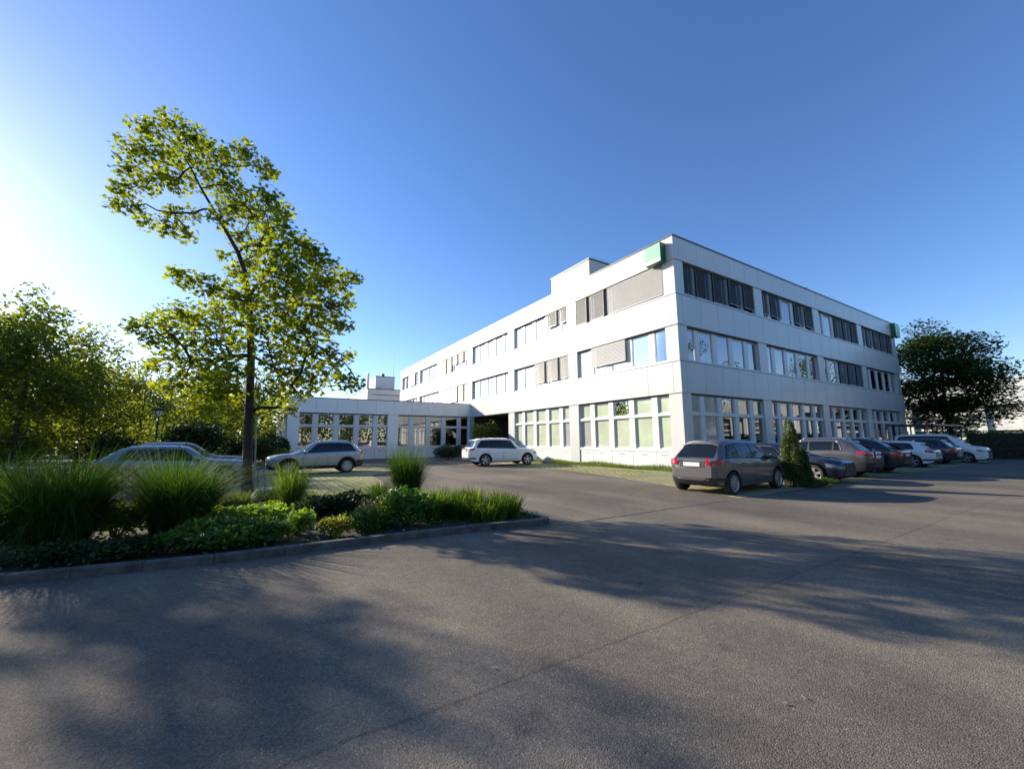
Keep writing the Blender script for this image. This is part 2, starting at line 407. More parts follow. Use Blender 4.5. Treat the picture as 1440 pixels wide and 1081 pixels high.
wc = MB(); wc.box(5.8, X0-.4, YW+4.5, YW+29, 0, 4.2, 0); wc.box(2.2, X0-.1, YW+.31, YW+29, 4.2, 5.1, 1); wc.box(2.2, X0-.1, YW+29, YW+29.3, 0, 5.3, 2)
wc.build('interior_core', ['interior', 'ceiling', 'panel'], wing)
window(wing, FW, .83, 8.3, 0, 4.10, [2.09, 3.78, 5.49, 7.19], ['nn'], gf=True)
window(wing, FW, 9.3, 16.72, 0, 4.10, [10.6, 12.3, 13.98, 15.68], ['hh', 'hn', 'nn', 'nn', 'nn'], gf=True)
for b in range(3):
    a, e = op(b); window(wing, FS, a, e, 0, 4.10, mull(b), ['nn', 'cc', 'nn', 'cc', 'nn'], gf=True)

# ------------------------------------------------------------------ rear block beyond the wing, far right building
rb = empty('rear_block', (14, 72, 0), 0, 'pale rear office block with grey plant box seen above the low wing', 'office block')
m1 = MB(); m1.box(1.0, 12, -1, 34, 0, 10.5, 0); m1.box(.94, 12.06, -1.06, 34.06, 10.5, 10.62, 1); m1.box(1.8, 11, -1.02, -1, 9.5, 9.62, 1)
m1.build('wall', ['panel', 'coping'], rb)
m1 = MB(); m1.box(2.7, 6.1, 1, 6, 10.62, 13.0, 0); m1.box(2.65, 6.15, .95, 6.05, 13.0, 13.15, 1); m1.box(1.25, 1.6, 1, 1.4, 10.62, 13.5, 0); m1.box(4.0, 4.5, 2, 2.5, 13.15, 13.8, 1)
m1.build('plant_box', ['louvre', 'coping'], rb)
m1 = MB(); m1.add([(2.6, -.6, 10.62), (4.6, -.6, 10.62), (4.6, .9, 10.62), (2.6, .9, 10.62), (4.6, -.6, 11.3), (4.6, .9, 11.3)], [(0, 1, 4), (3, 5, 2), (0, 4, 5, 3), (1, 2, 5, 4)], 0); m1.build('rooflight', ['panel'], rb)
m1 = MB(); m1.tube([(6.0, 1.5, 13.2), (6.0, 1.5, 17.3)], [.035, .015], 5); m1.build('antenna_mast', ['steel'], rb)

fb = empty('pale_warehouse', (92, 0, 0), 0, 'long white building with columns behind the dark tree and hedge', 'building')
m1 = MB(); m1.box(.6, 18, -30, 34, 0, 10.2, 0); m1.box(-.1, 18.1, -30.1, 34.1, 6.4, 10.3, 1)
m1.build('wall', ['interior', 'panel'], fb)
for k in range(17):
    m1 = MB(); m1.box(-.1, .5, -30+k*4, -29.3+k*4, 0, 6.4, 0); m1.build('column', ['panel'], fb)
m1 = MB()
for k in range(16):
    for z in (1.2, 2.6, 3.6, 5.0): m1.box(.35, .55, -29.3+k*4, -26+k*4, z, z+.35, 0)
    if k % 3 == 1: m1.box(.3, .58, -29.3+k*4, -26+k*4, 2.95, 5.0, 0)
m1.build('window_rail', ['louvre'], fb)

# ------------------------------------------------------------------ signs on the facade
sg = empty('wall_sign', (X0, Y0, 0), 0, 'square green sign on the white parapet beside the building corner', 'sign')
m1 = MB(); m1.box(-.50, -.08, .42, 1.50, 11.46, 12.57, 0); m1.build('sign_case', ['sign_edge'], sg)
m1 = MB(); m1.box(-.515, -.501, .44, 1.48, 11.48, 12.55, 0); m1.box(-.519, -.515, .44, 1.48, 11.48, 11.68, 1)
m1.build('sign_face', ['sign_pale', 'sign_white'], sg)
sg = empty('wall_sign', (X0+TR, Y0, 0), 0, 'small dark green sign at the far end of the shaded facade parapet', 'sign')
m1 = MB(); m1.box(-1.1, .1, -.42, -.09, 11.45, 12.8, 0); m1.build('sign_case', ['sign_edge'], sg)
m1 = MB(); m1.box(-1.08, .08, -.435, -.421, 11.47, 12.78, 0); m1.build('sign_face', ['sign_green'], sg)
# ------------------------------------------------------------------ cars
def paint(name, col, metal=.45, rough=.32):
    return plain(name, col, rough=rough, metal=metal, vary=.03, coat=1.0)
M['p_grey'] = paint('graphite grey car paint', (.135, .135, .138))
M['p_white'] = paint('white car paint', (.78, .79, .79), 0, .3)
M['p_silver'] = paint('silver car paint', (.42, .42, .42))
M['p_bluesilver'] = paint('blue silver car paint', (.21, .245, .30))
M['p_pewter'] = paint('pewter car paint', (.085, .095, .11))
M['p_black'] = paint('black car paint', (.012, .013, .016), .2)
M['p_navy'] = paint('navy car paint', (.016, .02, .04), .3)
M['p_dgrey'] = paint('dark grey car paint', (.05, .052, .055), .4)
M['p_taupe'] = paint('taupe grey car paint', (.10, .095, .095), .4)
M['trim'] = plain('black plastic trim', (.02, .02, .021), rough=.55)
M['carglass'] = plain('tinted car glass', (.008, .009, .010), rough=.04, spec=.6)
M['chrome'] = plain('bright chrome', (.65, .66, .68), rough=.15, metal=1)
M['alloy'] = plain('alloy rim', (.50, .51, .53), rough=.3, metal=.8)
M['tyre'] = plain('tyre rubber', (.018, .018, .018), rough=.85)
M['red_lamp'] = plain('red tail lamp', (.45, .012, .015), rough=.12, coat=1)
M['clear_lamp'] = plain('clear head lamp', (.22, .23, .24), rough=.15, metal=.3, coat=.6)
M['plate'] = plain('white number plate', (.78, .78, .76), rough=.4)
M['hole'] = plain('dark wheel well', (.006, .006, .006), rough=.9)

def interp(keys):
    xs = [k[0] for k in keys]; ys = [k[1] for k in keys]
    def f(x):
        if x <= xs[0]: return ys[0]
        if x >= xs[-1]: return ys[-1]
        i = max(j for j in range(len(xs)) if xs[j] <= x)
        i = min(i, len(xs)-2)
        t = (x-xs[i])/(xs[i+1]-xs[i])
        d = lambda j: 0 if j <= 0 or j >= len(xs)-1 else (ys[j+1]-ys[j-1])/(xs[j+1]-xs[j-1])
        h = xs[i+1]-xs[i]
        m0, m1 = d(i)*h, d(i+1)*h
        # limit overshoot
        dl = ys[i+1]-ys[i]
        m0 = max(min(m0, 3*max(dl, 0)), 3*min(dl, 0)); m1 = max(min(m1, 3*max(dl, 0)), 3*min(dl, 0))
        return (2*t**3-3*t*t+1)*ys[i]+(t**3-2*t*t+t)*m0+(-2*t**3+3*t*t)*ys[i+1]+(t**3-t*t)*m1
    return f

class Car:
    """x forward, origin on the ground at the centre"""
    def __init__(s, name, pnt, L, W, H, wb, fo, belt, cowl, roof_f, roof_r, tail, hood, clad=False, wr=.335, gc=.19, rear_pillar=.0, spokes=5, sedan=False, rails=False, van=False):
        s.name, s.pnt, s.L, s.W, s.H = name, pnt, L, W, H
        s.wb, s.fo, s.wr, s.gc = wb, fo, wr, gc
        s.clad, s.spokes, s.sedan, s.rails = clad, spokes, sedan, rails
        hl = L/2; s.hl = hl
        s.cowl, s.roof_f, s.roof_r, s.tail, s.belt = cowl, roof_f, roof_r, tail, belt
        tz = belt+.06 if sedan else belt-.02
        s.ztop = interp([(-hl, tz-.10), (-hl+.03, tz), (tail, tz+.03), (roof_r, H-.10), ((roof_r*.55+roof_f*.45), H), (roof_f, H-.035), (cowl, hood+.035), (hl-.55, hood-.06), (hl-.18, hood-.13), (hl-.05, hood-.20), (hl, hood-.30)])
        s.zbelt = interp([(-hl, belt-.12), (-hl+.12, belt+.0), (roof_r, belt+.035), (cowl-.15, belt-.04), (cowl+.25, hood-.06), (hl-.5, hood-.12), (hl, hood-.36)])
        s.wid = interp([(-hl, W*.335), (-hl+.06, W*.405), (-hl+.28, W*.462), (-hl+.7, W*.497), (0, W*.5), (hl-.8, W*.492), (hl-.35, W*.455), (hl-.1, W*.385), (hl, W*.30)])
        s.zbot = interp([(-hl, gc+.22), (-hl+.1, gc+.09), (-hl+.6, gc), (hl-.6, gc), (hl-.1, gc+.03), (hl, gc+.12)])
        s.wroof = interp([(-hl, W*.29), (tail, W*.33), (roof_r, W*.34), (roof_f, W*.36), (cowl, W*.42), (hl, W*.25)])
    def sec(s, x):
        w = s.wid(x); zb = s.zbot(x); zs = s.zbelt(x); zt = max(s.ztop(x), zs+.015)
        green = (zt-zs) > .16
        g = min(1, max(0, (zt-zs-.03)/.30))
        wr_ = s.wroof(x); wr_ = w*.86*(1-g)+min(wr_, w*.9)*g
        ze = zt-(.012*(1-g)+.075*g)
        ze = max(ze, zs+.006)
        w5 = w*(.955+.0*g)
        zm = zb+(zs-zb)*.55
        return [(0, zb), (w*.80, zb), (w*.955, zb+.05), (w*.985, zb+.16), (w*.988, zm), (w, zs-.15), (w*.985, zs-.05), (w5, zs), ((w5+wr_)/2+.022*g, zs+(ze-zs)*.55), (wr_+.012*g, ze-.02*g), (wr_*.93, ze+(zt-ze)*.45), (wr_*.6, zt-.012), (0, zt)]
    def side(s, x, t):     # t 0 belt .. 1 roof edge
        P = s.sec(x); a, b, c = P[7], P[8], P[9]
        if t < .55: k = t/.55; return (a[0]+(b[0]-a[0])*k, a[1]+(b[1]-a[1])*k)
        k = (t-.55)/.45; return (b[0]+(c[0]-b[0])*k, b[1]+(c[1]-b[1])*k)
    def low(s, x, z):      # half width of the body side at height z
        P = s.sec(x)[1:8]
        for a, b in zip(P[:-1], P[1:]):
            if a[1] <= z <= b[1]: return a[0]+(b[0]-a[0])*(z-a[1])/max(1e-6, b[1]-a[1])
        return P[-1][0] if z > P[-1][1] else P[0][0]
    def top(s, x, y):
        P = s.sec(x)[9:]
        P = P[::-1]
        for a, b in zip(P[:-1], P[1:]):
            if a[0] <= abs(y) <= b[0]: return a[1]+(b[1]-a[1])*(abs(y)-a[0])/max(1e-6, b[0]-a[0])
        return P[-1][1]
    def build(s, loc, rz, label, cat, group=None, lamp='red', **o):
        root = empty(s.name, loc, rz, label, cat, group); hl = s.hl
        xs = [-hl, -hl+.015, -hl+.05, -hl+.1]
        x = -hl+.16
        while x < hl-.12: xs.append(x); x += .075
        xs += [hl-.1, hl-.05, hl-.015, hl]
        V = []; n = 25
        for x in xs:
            P = s.sec(x)
            ring = [(y, z) for y, z in P]+[(-y, z) for y, z in P[-2:0:-1]]
            V += [(x, y, z) for y, z in ring]
        n = len(ring); F = []; mi = []
        for i in range(len(xs)-1):
            for k in range(n):
                k2 = (k+1) % n
                F.append((i*n+k, i*n+k2, (i+1)*n+k2, (i+1)*n+k))
                low_ = k in (0, 1, n-1, n-2) or (s.clad and k in (2, n-3))
                mi.append(1 if low_ else 0)
        F.append(tuple(range(n))[::-1]); mi.append(0); F.append(tuple((len(xs)-1)*n+k for k in range(n))); mi.append(0)
        me = bpy.data.meshes.new('body'); me.from_pydata(V, [], F); me.polygons.foreach_set('material_index', mi)
        me.polygons.foreach_set('use_smooth', [True]*len(F))
        for m in (s.pnt, 'trim', 'hole'): me.materials.append(M[m])
        body = bpy.data.objects.new('body', me); C.objects.link(body)
        # wheel arches
        fx, rx = hl-s.fo, hl-s.fo-s.wb
        cb = MB()
        for ax in (fx, rx):
            for sy in (-1, 1):
                cb.lathe([(0, sy*(s.W/2-.33)), (s.wr+.065, sy*(s.W/2-.33)), (s.wr+.065, sy*(s.W/2+.2)), (0, sy*(s.W/2+.2))], (ax, 0, s.wr), 'y', 28, 2, smooth=False)
        cut = cb.build('cut', [s.pnt, 'trim', 'hole'])
        import bmesh
        b_ = bmesh.new(); b_.from_mesh(cut.data); bmesh.ops.remove_doubles(b_, verts=b_.verts, dist=1e-5); bmesh.ops.recalc_face_normals(b_, faces=b_.faces); b_.to_mesh(cut.data); b_.free()
        b_ = bmesh.new(); b_.from_mesh(me); bmesh.ops.recalc_face_normals(b_, faces=b_.faces); b_.to_mesh(me); b_.free()
        md = body.modifiers.new('b', 'BOOLEAN'); md.operation = 'DIFFERENCE'; md.object = cut; md.solver = 'EXACT'
        dg = bpy.context.evaluated_depsgraph_get(); dg.update()
        nm = bpy.data.meshes.new_from_object(body.evaluated_get(dg)); body.modifiers.clear()
        body.data = nm; nm.name = 'body'
        bpy.data.objects.remove(cut)
        try: nm.set_sharp_from_angle(angle=R(38))
        except Exception: pass
        body.parent = root
        e = .006
        # side windows and pillars
        def sidepatch(mb, x0, x1, t0, t1, sy, off=e, mi=0, nx=14, nt=5):
            g = []
            for j in range(nt+1):
                t = t0+(t1-t0)*j/nt; a, b = x0(t), x1(t)
                for i in range(nx+1):
                    x = a+(b-a)*i/nx; y, z = s.side(x, t); g.append((x, sy*(y+off), z))
            f = [(j*(nx+1)+i, j*(nx+1)+i+1, (j+1)*(nx+1)+i+1, (j+1)*(nx+1)+i) for j in range(nt) for i in range(nx)]
            mb.add(g, f, mi, True)
        c0, c1 = s.cowl-.12, s.roof_f+.06
        r0, r1 = o.get('dlo_r0', s.roof_r+.05), o.get('dlo_r1', s.roof_r+.22)
        front = lambda t: c0+(c1-c0)*t-.10
        rear = lambda t: r0+(r1-r0)*t**1.6
        bp = o.get('bpillar', s.roof_f-.85); cpil = o.get('cpillar', bp-.95)
        for sy in (-1, 1):
            mb = MB(); sidepatch(mb, rear, front, .0, .93, sy, .003, 0); t_ = mb.build('window_surround', ['trim'], root)
            segs = [(lambda t, b=bp: b+.035, lambda t: front(t)-.05), (lambda t, b=cpil: b+.03, lambda t, b=bp: b-.035), (lambda t: rear(t)+.05, lambda t, b=cpil: b-.03)]
            if o.get('panelvan'): segs = segs[:1]
            for a, b in segs:
                if b(.3)-a(.3) < .08: continue
                mb = MB(); sidepatch(mb, a, b, .07, .87, sy, .007); mb.build('side_window', ['carglass'], root)
            if o.get('chrome'):
                mb = MB()
                pts = [(rear(t), t) for t in (0, .2, .4, .6, .8, .93)]; top_ = [(rear(.93)+(front(.93)-rear(.93))*k/12, .93) for k in range(1, 13)]
                P3 = []
                for x, t in pts+top_:
                    y, z = s.side(x, t); P3.append((x, sy*(y+.012), z))
                mb.tube(P3, .013, 6); mb.build('chrome_strip', ['chrome'], root)
        # windscreen, rear window
        def toppatch(mb, x0, x1, wf, off=e, nx=10, ny=10):
            g = []
            for i in range(nx+1):
                x = x0+(x1-x0)*i/nx
                for j in range(ny+1):
                    y = wf*s.sec(x)[9][0]*(2*j/ny-1); z = s.top(x, y)
                    sl = (s.ztop(x+.02)-s.ztop(x-.02))/.04; k = 1/math.sqrt(1+sl*sl)
                    g.append((x-sl*k*off, y, z+k*off))
            mb.add(g, [(i*(ny+1)+j, i*(ny+1)+j+1, (i+1)*(ny+1)+j+1, (i+1)*(ny+1)+j) for i in range(nx) for j in range(ny)], 0, True)
        mb = MB(); toppatch(mb, s.cowl-.06, s.roof_f+.05, .90); mb.build('windscreen', ['carglass'], root)
        mb = MB(); toppatch(mb, s.tail+.05, s.roof_r-.03, .88); mb.build('rear_window', ['carglass'], root)
        # lamps wrapped round the corners
        def wrap(mb, end, z0, z1, xin, yin, off=.012, skew=0, mi=0, n=9, sides=(-1, 1)):
            pts = [xin+(hl-xin)*(1-(1-i/n)**2.3) for i in range(n+1)]
            for sy in sides:
                g0 = []
                for lv in range(5):
                    z = z0+(z1-z0)*lv/4
                    for i, x in enumerate(pts):
                        zz = z+skew*(1-i/n)
                        zz = max(min(zz, s.zbelt(end*x)-.0), s.zbot(end*x)+.04)
                        ya, yb = s.low(end*max(x-.01, 0), zz), s.low(end*min(x+.01, hl), zz)
                        sl = (yb-ya)/(min(x+.01, hl)-x+.01); q = 1/math.sqrt(1+sl*sl)
                        g0.append((end*(x-sl*q*off), sy*(s.low(end*x, zz)+q*off), zz))
                    we = s.low(end*hl, z)
                    for k in range(1, 4):
                        y = we+(yin-we)*k/3; g0.append((end*(hl+off), sy*y, z))
                m_ = n+4
                mb.add(g0, [(l*m_+i, l*m_+i+1, (l+1)*m_+i+1, (l+1)*m_+i) for l in range(4) for i in range(m_-1)], mi, True)
        lz0, lz1 = o.get('tail_z', (s.belt-.24, s.belt-.06))
        for sy in (-1, 1):
            mb = MB(); wrap(mb, -1, lz0, lz1, hl-o.get('tail_x', .34), o.get('tail_y', .50), off=.024, skew=.03, sides=(sy,)); mb.build('tail_lamp', ['red_lamp'], root)
        hz = s.zbelt(hl-.25)
        for sy in (-1, 1):
            mb = MB(); wrap(mb, 1, hz-.18, hz-.05, hl-.42, .42, skew=.05, sides=(sy,)); mb.build('headlamp', ['clear_lamp'], root)
        mb = MB(); zc = s.zbot(hl)+.16
        mb.box(hl-.03, hl+.012, -.38, .38, zc+.14, zc+.28); mb.box(hl-.03, hl+.01, -.46, .46, zc-.07, zc+.03); mb.build('grille', ['trim'], root)
        if s.clad:
            for ax in (fx, rx):
                for sy in (-1, 1):
                    mb = MB(); g = []; n_ = 20
                    for i in range(n_+1):
                        t = -.25+(math.pi+.5)*i/n_
                        for q in (.068, .125):
                            X_, Z_ = ax+(s.wr+q)*math.cos(t), s.wr+(s.wr+q)*math.sin(t)
                            g.append((X_, sy*(s.low(X_, min(Z_, s.zbelt(X_)-.02))+.006), Z_))
                    mb.add(g, [(2*i, 2*i+1, 2*i+3, 2*i+2) for i in range(n_)], 0, True); mb.build('arch_trim', ['trim'], root)
        # plates
        zp = o.get('plate_z', s.belt-.20); xr = -hl
        mb = MB(); mb.box(xr-.022, xr-.006, -.26, .26, zp-.055, zp+.055); mb.build('number_plate', ['plate'], root)
        mb = MB(); mb.box(xr-.006, xr+.01, -.40, .40, zp-.085, zp+.085); wrap(mb, -1, s.gc+.21, s.gc+(.40 if s.clad else .30), hl-.45, .0, off=.006)
        mb.build('rear_trim', ['trim'], root)
        mb = MB(); mb.box(xr-.016, xr, -.35, .35, zp+.088, zp+.11); mb.build('handle_strip', ['chrome'], root)
        # door seams, handles, mirrors
        for sy in (-1, 1):
            mb = MB(); seam = [bp, cpil+.02, s.cowl-.28]
            for x in seam:
                g = []
                for j in range(9):
                    z = s.gc+.12+(s.zbelt(x)-.01-s.gc-.12)*j/8; y = s.low(x, z)+.003
                    g += [(x-.005, sy*y, z), (x+.005, sy*y, z)]
                mb.add(g, [(2*j, 2*j+1, 2*j+3, 2*j+2) for j in range(8)], 0)
            g = []
            for j in range(13):
                x = cpil-.1+(s.cowl-.28-cpil+.1)*j/12; z = s.gc+.16; y = s.low(x, z)+.003; g += [(x, sy*y, z-.005), (x, sy*y, z+.005)]
            mb.add(g, [(2*j, 2*j+1, 2*j+3, 2*j+2) for j in range(12)], 0)
            for x in (bp+.16, cpil+.2):
                hb = MB(); z = s.zbelt(x)-.13; y = s.low(x, z); hb.box(x-.1, x+.1, sy*y-.02, sy*y+.02, z-.018, z+.018); hb.build('door_handle', [o.get('handle', s.pnt)], root)
            mb.build('door_seam', ['hole'], root)
        for sy in (-1, 1):
            mb = MB(); x = s.cowl-.34; y, z = s.side(x, .12)
            prof = [(0, -.10), (.055, -.09), (.085, -.03), (.085, .05), (.06, .10), (0, .11)]
            mb.lathe([(r, h) for r, h in prof], (x, sy*(y+.15), z+.06), 'y', 14, 0); mb.tube([(x, sy*(y-.02), z-.0), (x, sy*(y+.10), z+.03)], .025, 6, 1)
            mb.build('wing_mirror', [s.pnt, 'trim'], root)
        if s.rails:
            for sy in (-1, 1):
                mb = MB(); xs_ = [s.roof_r+.15+(s.roof_f-.1-s.roof_r-.15)*k/10 for k in range(11)]
                P = [(x, sy*(s.sec(x)[10][0]), s.sec(x)[10][1]+(.05 if 0 < k < 10 else .0)) for k, x in enumerate(xs_)]
                mb.tube(P, .016, 6); mb.build('roof_rail', [o.get('rail', 'chrome')], root)
        mb = MB(); x = s.roof_r+.25; z = s.ztop(x); mb.add([(x-.09, .014, z-.01), (x-.09, -.014, z-.01), (x+.09, 0, z-.01), (x-.07, 0, z+.06)], [(0, 2, 3), (2, 1, 3), (1, 0, 3)], 0); mb.build('aerial_fin', [s.pnt], root)
        if not s.sedan:
            mb = MB(); x = s.roof_r; g = []
            for j in range(9):
                y = s.W*.33*(j/4-1); z = s.top(x, y)
                g += [(x+.08, y, z+.012), (x-.13, y*.96, z-.02), (x-.12, y*.96, z-.05)]
            mb.add(g, [(3*j+a, 3*j+a+1, 3*j+a+4, 3*j+a+3) for j in range(8) for a in (0, 1)], 0, True); mb.build('spoiler', [s.pnt], root)
        # wheels
        for ax in (fx, rx):
            for sy in (-1, 1):
                r = s.wr; y = sy*(s.W/2-.115)
                tb = MB(); hw = .105
                tb.lathe([(r*.72, -hw), (r*.94, -hw), (r, -hw*.7), (r, hw*.7), (r*.94, hw), (r*.72, hw), (r*.66, 0)], (0, 0, 0), 'y', 32, 0, closed=True)
                wh = tb.build('wheel', ['tyre'], root); wh.location = (ax, y, r)
                rb_ = MB(); f = sy
                rb_.lathe([(r*.66, f*.02), (r*.725, f*.10), (r*.69, f*.105), (r*.64, f*.06), (r*.61, f*.0)], (0, 0, 0), 'y', 32, 0)
                rb_.lathe([(0, f*.085), (r*.15, f*.085), (r*.17, f*.06), (r*.17, f*.0), (0, 0)], (0, 0, 0), 'y', 16, 0)
                ns = s.spokes
                for k in range(ns):
                    t = 2*math.pi*k/ns+.3; ct, st = math.cos(t), math.sin(t)
                    wd = r*(.10 if ns > 6 else .15)
                    P = []
                    for rr, ww in ((r*.12, wd*.8), (r*.68, wd)):
                        for dy in (f*.04, f*.085):
                            for sgn in (-1, 1): P.append((ct*rr-st*ww*sgn, dy, st*rr+ct*ww*sgn))
                    rb_.add(P, [(0, 1, 3, 2), (4, 6, 7, 5), (0, 4, 5, 1), (2, 3, 7, 6), (0, 2, 6, 4), (1, 5, 7, 3)], 0)
                rb_.lathe([(0, f*.01), (r*.66, f*.01)], (0, 0, 0), 'y', 24, 1)
                rb_.build('rim', ['alloy', 'hole'], wh)
        return root

Car('hatchback', 'p_grey', 4.26, 1.79, 1.60, 2.70, .88, 1.0, 1.14, .25, -1.50, -2.02, 1.03, rails=False, spokes=10, wr=.325).build(
    (13.12, 7.66, 0), R(2), 'graphite grey tall hatchback seen from behind, beside the building corner', 'car', tail_z=(.84, 1.04), tail_x=.34, tail_y=.46, plate_z=.86, dlo_r0=-1.72, dlo_r1=-1.35, bpillar=-.20, cpillar=-1.05)
Car('suv', 'p_white', 4.88, 1.94, 1.76, 2.93, .87, 1.10, 1.05, .45, -1.85, -2.22, 1.13, clad=False, rails=True, wr=.375, gc=.24).build(
    (13.6, 23.5, 0), R(-8), 'white sport utility car parked facing the lit facade by the undercroft', 'car', tail_z=(.98, 1.16), tail_x=.36, tail_y=.5, dlo_r0=-1.95, dlo_r1=-1.55, plate_z=.98, rail='trim', bpillar=-.15, cpillar=-1.15)
Car('suv', 'p_silver', 4.49, 1.84, 1.66, 2.68, .91, 1.06, .98, .08, -1.62, -2.10, 1.06, clad=True, rails=True, wr=.355, gc=.24, spokes=10).build(
    (2.55, 23.55, 0), R(182), 'silver sport utility car with dark lower cladding in front of the low wing', 'car', tail_z=(.90, 1.12), tail_x=.22, dlo_r0=-1.78, dlo_r1=-1.5, bpillar=-.40, cpillar=-1.15)
Car('estate_car', 'p_bluesilver', 4.76, 1.83, 1.50, 2.80, .92, .95, .92, .15, -1.65, -2.24, .97, rails=True, wr=.325, gc=.18).build(
    (-2.55, 20.2, 0), R(0), 'blue silver estate car behind the reed grass, nearer of two', 'car', bpillar=-.2, cpillar=-1.2)
Car('estate_car', 'p_pewter', 4.70, 1.83, 1.60, 2.78, .92, 1.02, .95, .15, -1.65, -2.2, 1.04, rails=True, wr=.335, gc=.2).build(
    (-2.7, 23.1, 0), R(0), 'dark pewter estate car, farther one of the two beside the lamp post', 'car', bpillar=-.2, cpillar=-1.2)
Car('hatchback', 'p_dgrey', 4.35, 1.78, 1.47, 2.62, .88, .94, .92, .15, -1.50, -2.0, .98, wr=.32, gc=.17).build(
    (-9.4, 21.6, 0), R(0), 'dark grey hatchback half hidden by grass at the left edge', 'car')
Car('saloon_car', 'p_navy', 4.66, 1.81, 1.44, 2.82, .80, .94, .95, .15, -1.15, -1.80, .96, sedan=True, wr=.325, gc=.16, spokes=5).build(
    (18.0, 8.45, 0), R(-90), 'dark navy saloon car with its bonnet towards the road behind the columnar conifer', 'car', bpillar=-.35, cpillar=-1.2, chrome=True)
Car('suv', 'p_taupe', 4.62, 1.85, 1.61, 2.70, .9, 1.04, .98, .2, -1.45, -2.1, 1.05, clad=True, rails=True, wr=.35, gc=.22).build(
    (21.35, 8.6, 0), R(90), 'taupe grey sport utility car parked nose to the shaded facade', 'car', chrome=True, tail_z=(.92, 1.06), tail_x=.4, tail_y=.3, bpillar=-.2, cpillar=-1.1)
Car('suv', 'p_black', 4.6, 1.85, 1.59, 2.70, .9, 1.03, .98, .2, -1.35, -2.08, 1.05, clad=True, rails=True, wr=.35, gc=.22).build(
    (24.9, 8.6, 0), R(90), 'black sport utility car between the taupe car and the white hatchback', 'car', bpillar=-.2, cpillar=-1.1)
Car('hatchback', 'p_white', 4.33, 1.78, 1.44, 2.69, .78, .93, .85, .2, -1.45, -1.98, .98, wr=.325, gc=.16).build(
    (31.0, 8.75, 0), R(90), 'white hatchback in the shade of the right facade', 'car', tail_z=(.78, .96), bpillar=-.3, cpillar=-1.15)
Car('hatchback', 'p_navy', 4.4, 1.80, 1.56, 2.68, .82, .98, .95, .3, -1.5, -2.02, 1.0, wr=.33, gc=.18).build(
    (35.6, 8.85, 0), R(90), 'dark blue hatchback between the white hatchback and the white van', 'car')
Car('van', 'p_white', 4.42, 1.80, 1.84, 2.70, .88, 1.05, 1.35, .55, -1.98, -2.14, 1.12, wr=.32, gc=.18).build(
    (38.6, 8.15, 0), R(-90), 'white small van at the far end of the shaded car row', 'van', panelvan=True, bpillar=-.15)
# ------------------------------------------------------------------ ground
def asphalt():
    m, nt, out = mat('worn asphalt')
    tc = nt.nodes.new('ShaderNodeTexCoord')
    p = N(nt, 'ShaderNodeBsdfPrincipled'); p.inputs['Roughness'].default_value = .85; p.inputs['Specular IOR Level'].default_value = .10
    v = nt.nodes.new('ShaderNodeTexVoronoi'); v.inputs['Scale'].default_value = 105; L(nt, tc.outputs['Object'], v.inputs['Vector'])
    grain = ramp(nt, v.outputs['Color'], [(.1, (.104, .093, .077)), (.55, (.158, .143, .119)), (.88, (.203, .184, .153)), (.98, (.32, .295, .25))])
    big = ramp(nt, noise(nt, .3, 6, .62), [(.3, (.70, .70, .73)), (.5, (.96, .96, .97)), (.7, (1.22, 1.2, 1.15))])
    fine = ramp(nt, noise(nt, 9, 6, .75), [(.3, (.86, .86, .86)), (.7, (1.14, 1.14, 1.13))])
    # pale streaks painted into the colour, loosely standing in for window glare
    mp = nt.nodes.new('ShaderNodeMapping'); mp.inputs['Rotation'].default_value = (0, 0, R(-58)); mp.inputs['Scale'].default_value = (.5, .06, 1)
    L(nt, tc.outputs['Object'], mp.inputs['Vector']); tn = nt.nodes.new('ShaderNodeTexNoise'); tn.inputs['Scale'].default_value = 1.1; tn.inputs['Detail'].default_value = 3
    L(nt, mp.outputs['Vector'], tn.inputs['Vector'])
    pale_streak = ramp(nt, tn.outputs['Fac'], [(.45, (.94, .94, .94)), (.62, (1.35, 1.32, 1.25)), (.72, (.94, .94, .94))])
    def mul(a, b):
        x = N(nt, 'ShaderNodeMix', data_type='RGBA', blend_type='MULTIPLY'); x.inputs[0].default_value = 1; L(nt, a, x.inputs[6]); L(nt, b, x.inputs[7]); return x.outputs[2]
    c = mul(mul(mul(grain, big), fine), pale_streak)
    # paving joints: wandering dark cracks at fixed world lines
    sp = nt.nodes.new('ShaderNodeSeparateXYZ'); L(nt, tc.outputs['Object'], sp.inputs[0])
    wn = noise(nt, 3.0, 6, .7)
    def crack(axis, at, width, amp):
        a = N(nt, 'ShaderNodeMath', operation='MULTIPLY_ADD'); a.inputs[1].default_value = amp; a.inputs[2].default_value = -at-amp*.5
        L(nt, wn, a.inputs[0]); b = N(nt, 'ShaderNodeMath', operation='ADD'); L(nt, a.outputs[0], b.inputs[0]); L(nt, sp.outputs[axis], b.inputs[1])
        d = N(nt, 'ShaderNodeMath', operation='ABSOLUTE'); L(nt, b.outputs[0], d.inputs[0])
        return ramp(nt, d.outputs[0], [(0, (.66, .66, .66)), (width*.5, (.82, .82, .82)), (width, (1, 1, 1))])
    c = mul(c, crack('Y', 2.52, .022, .12)); c = mul(c, crack('Y', -1.7, .02, .2))
    # darker oil and damp stains
    c = mul(c, ramp(nt, noise(nt, 1.7, 3, .5), [(.24, (.62, .62, .64)), (.34, (1, 1, 1))]))
    L(nt, c, p.inputs['Base Color'])
    h = N(nt, 'ShaderNodeMath', operation='MULTIPLY_ADD'); L(nt, v.outputs['Distance'], h.inputs[0]); h.inputs[1].default_value = -1.0
    L(nt, noise(nt, 170, 2, .5), h.inputs[2])
    L(nt, bump(nt, h.outputs[0], .006, .6), p.inputs['Normal'])
    L(nt, p.outputs[0], out.inputs['Surface']); return m
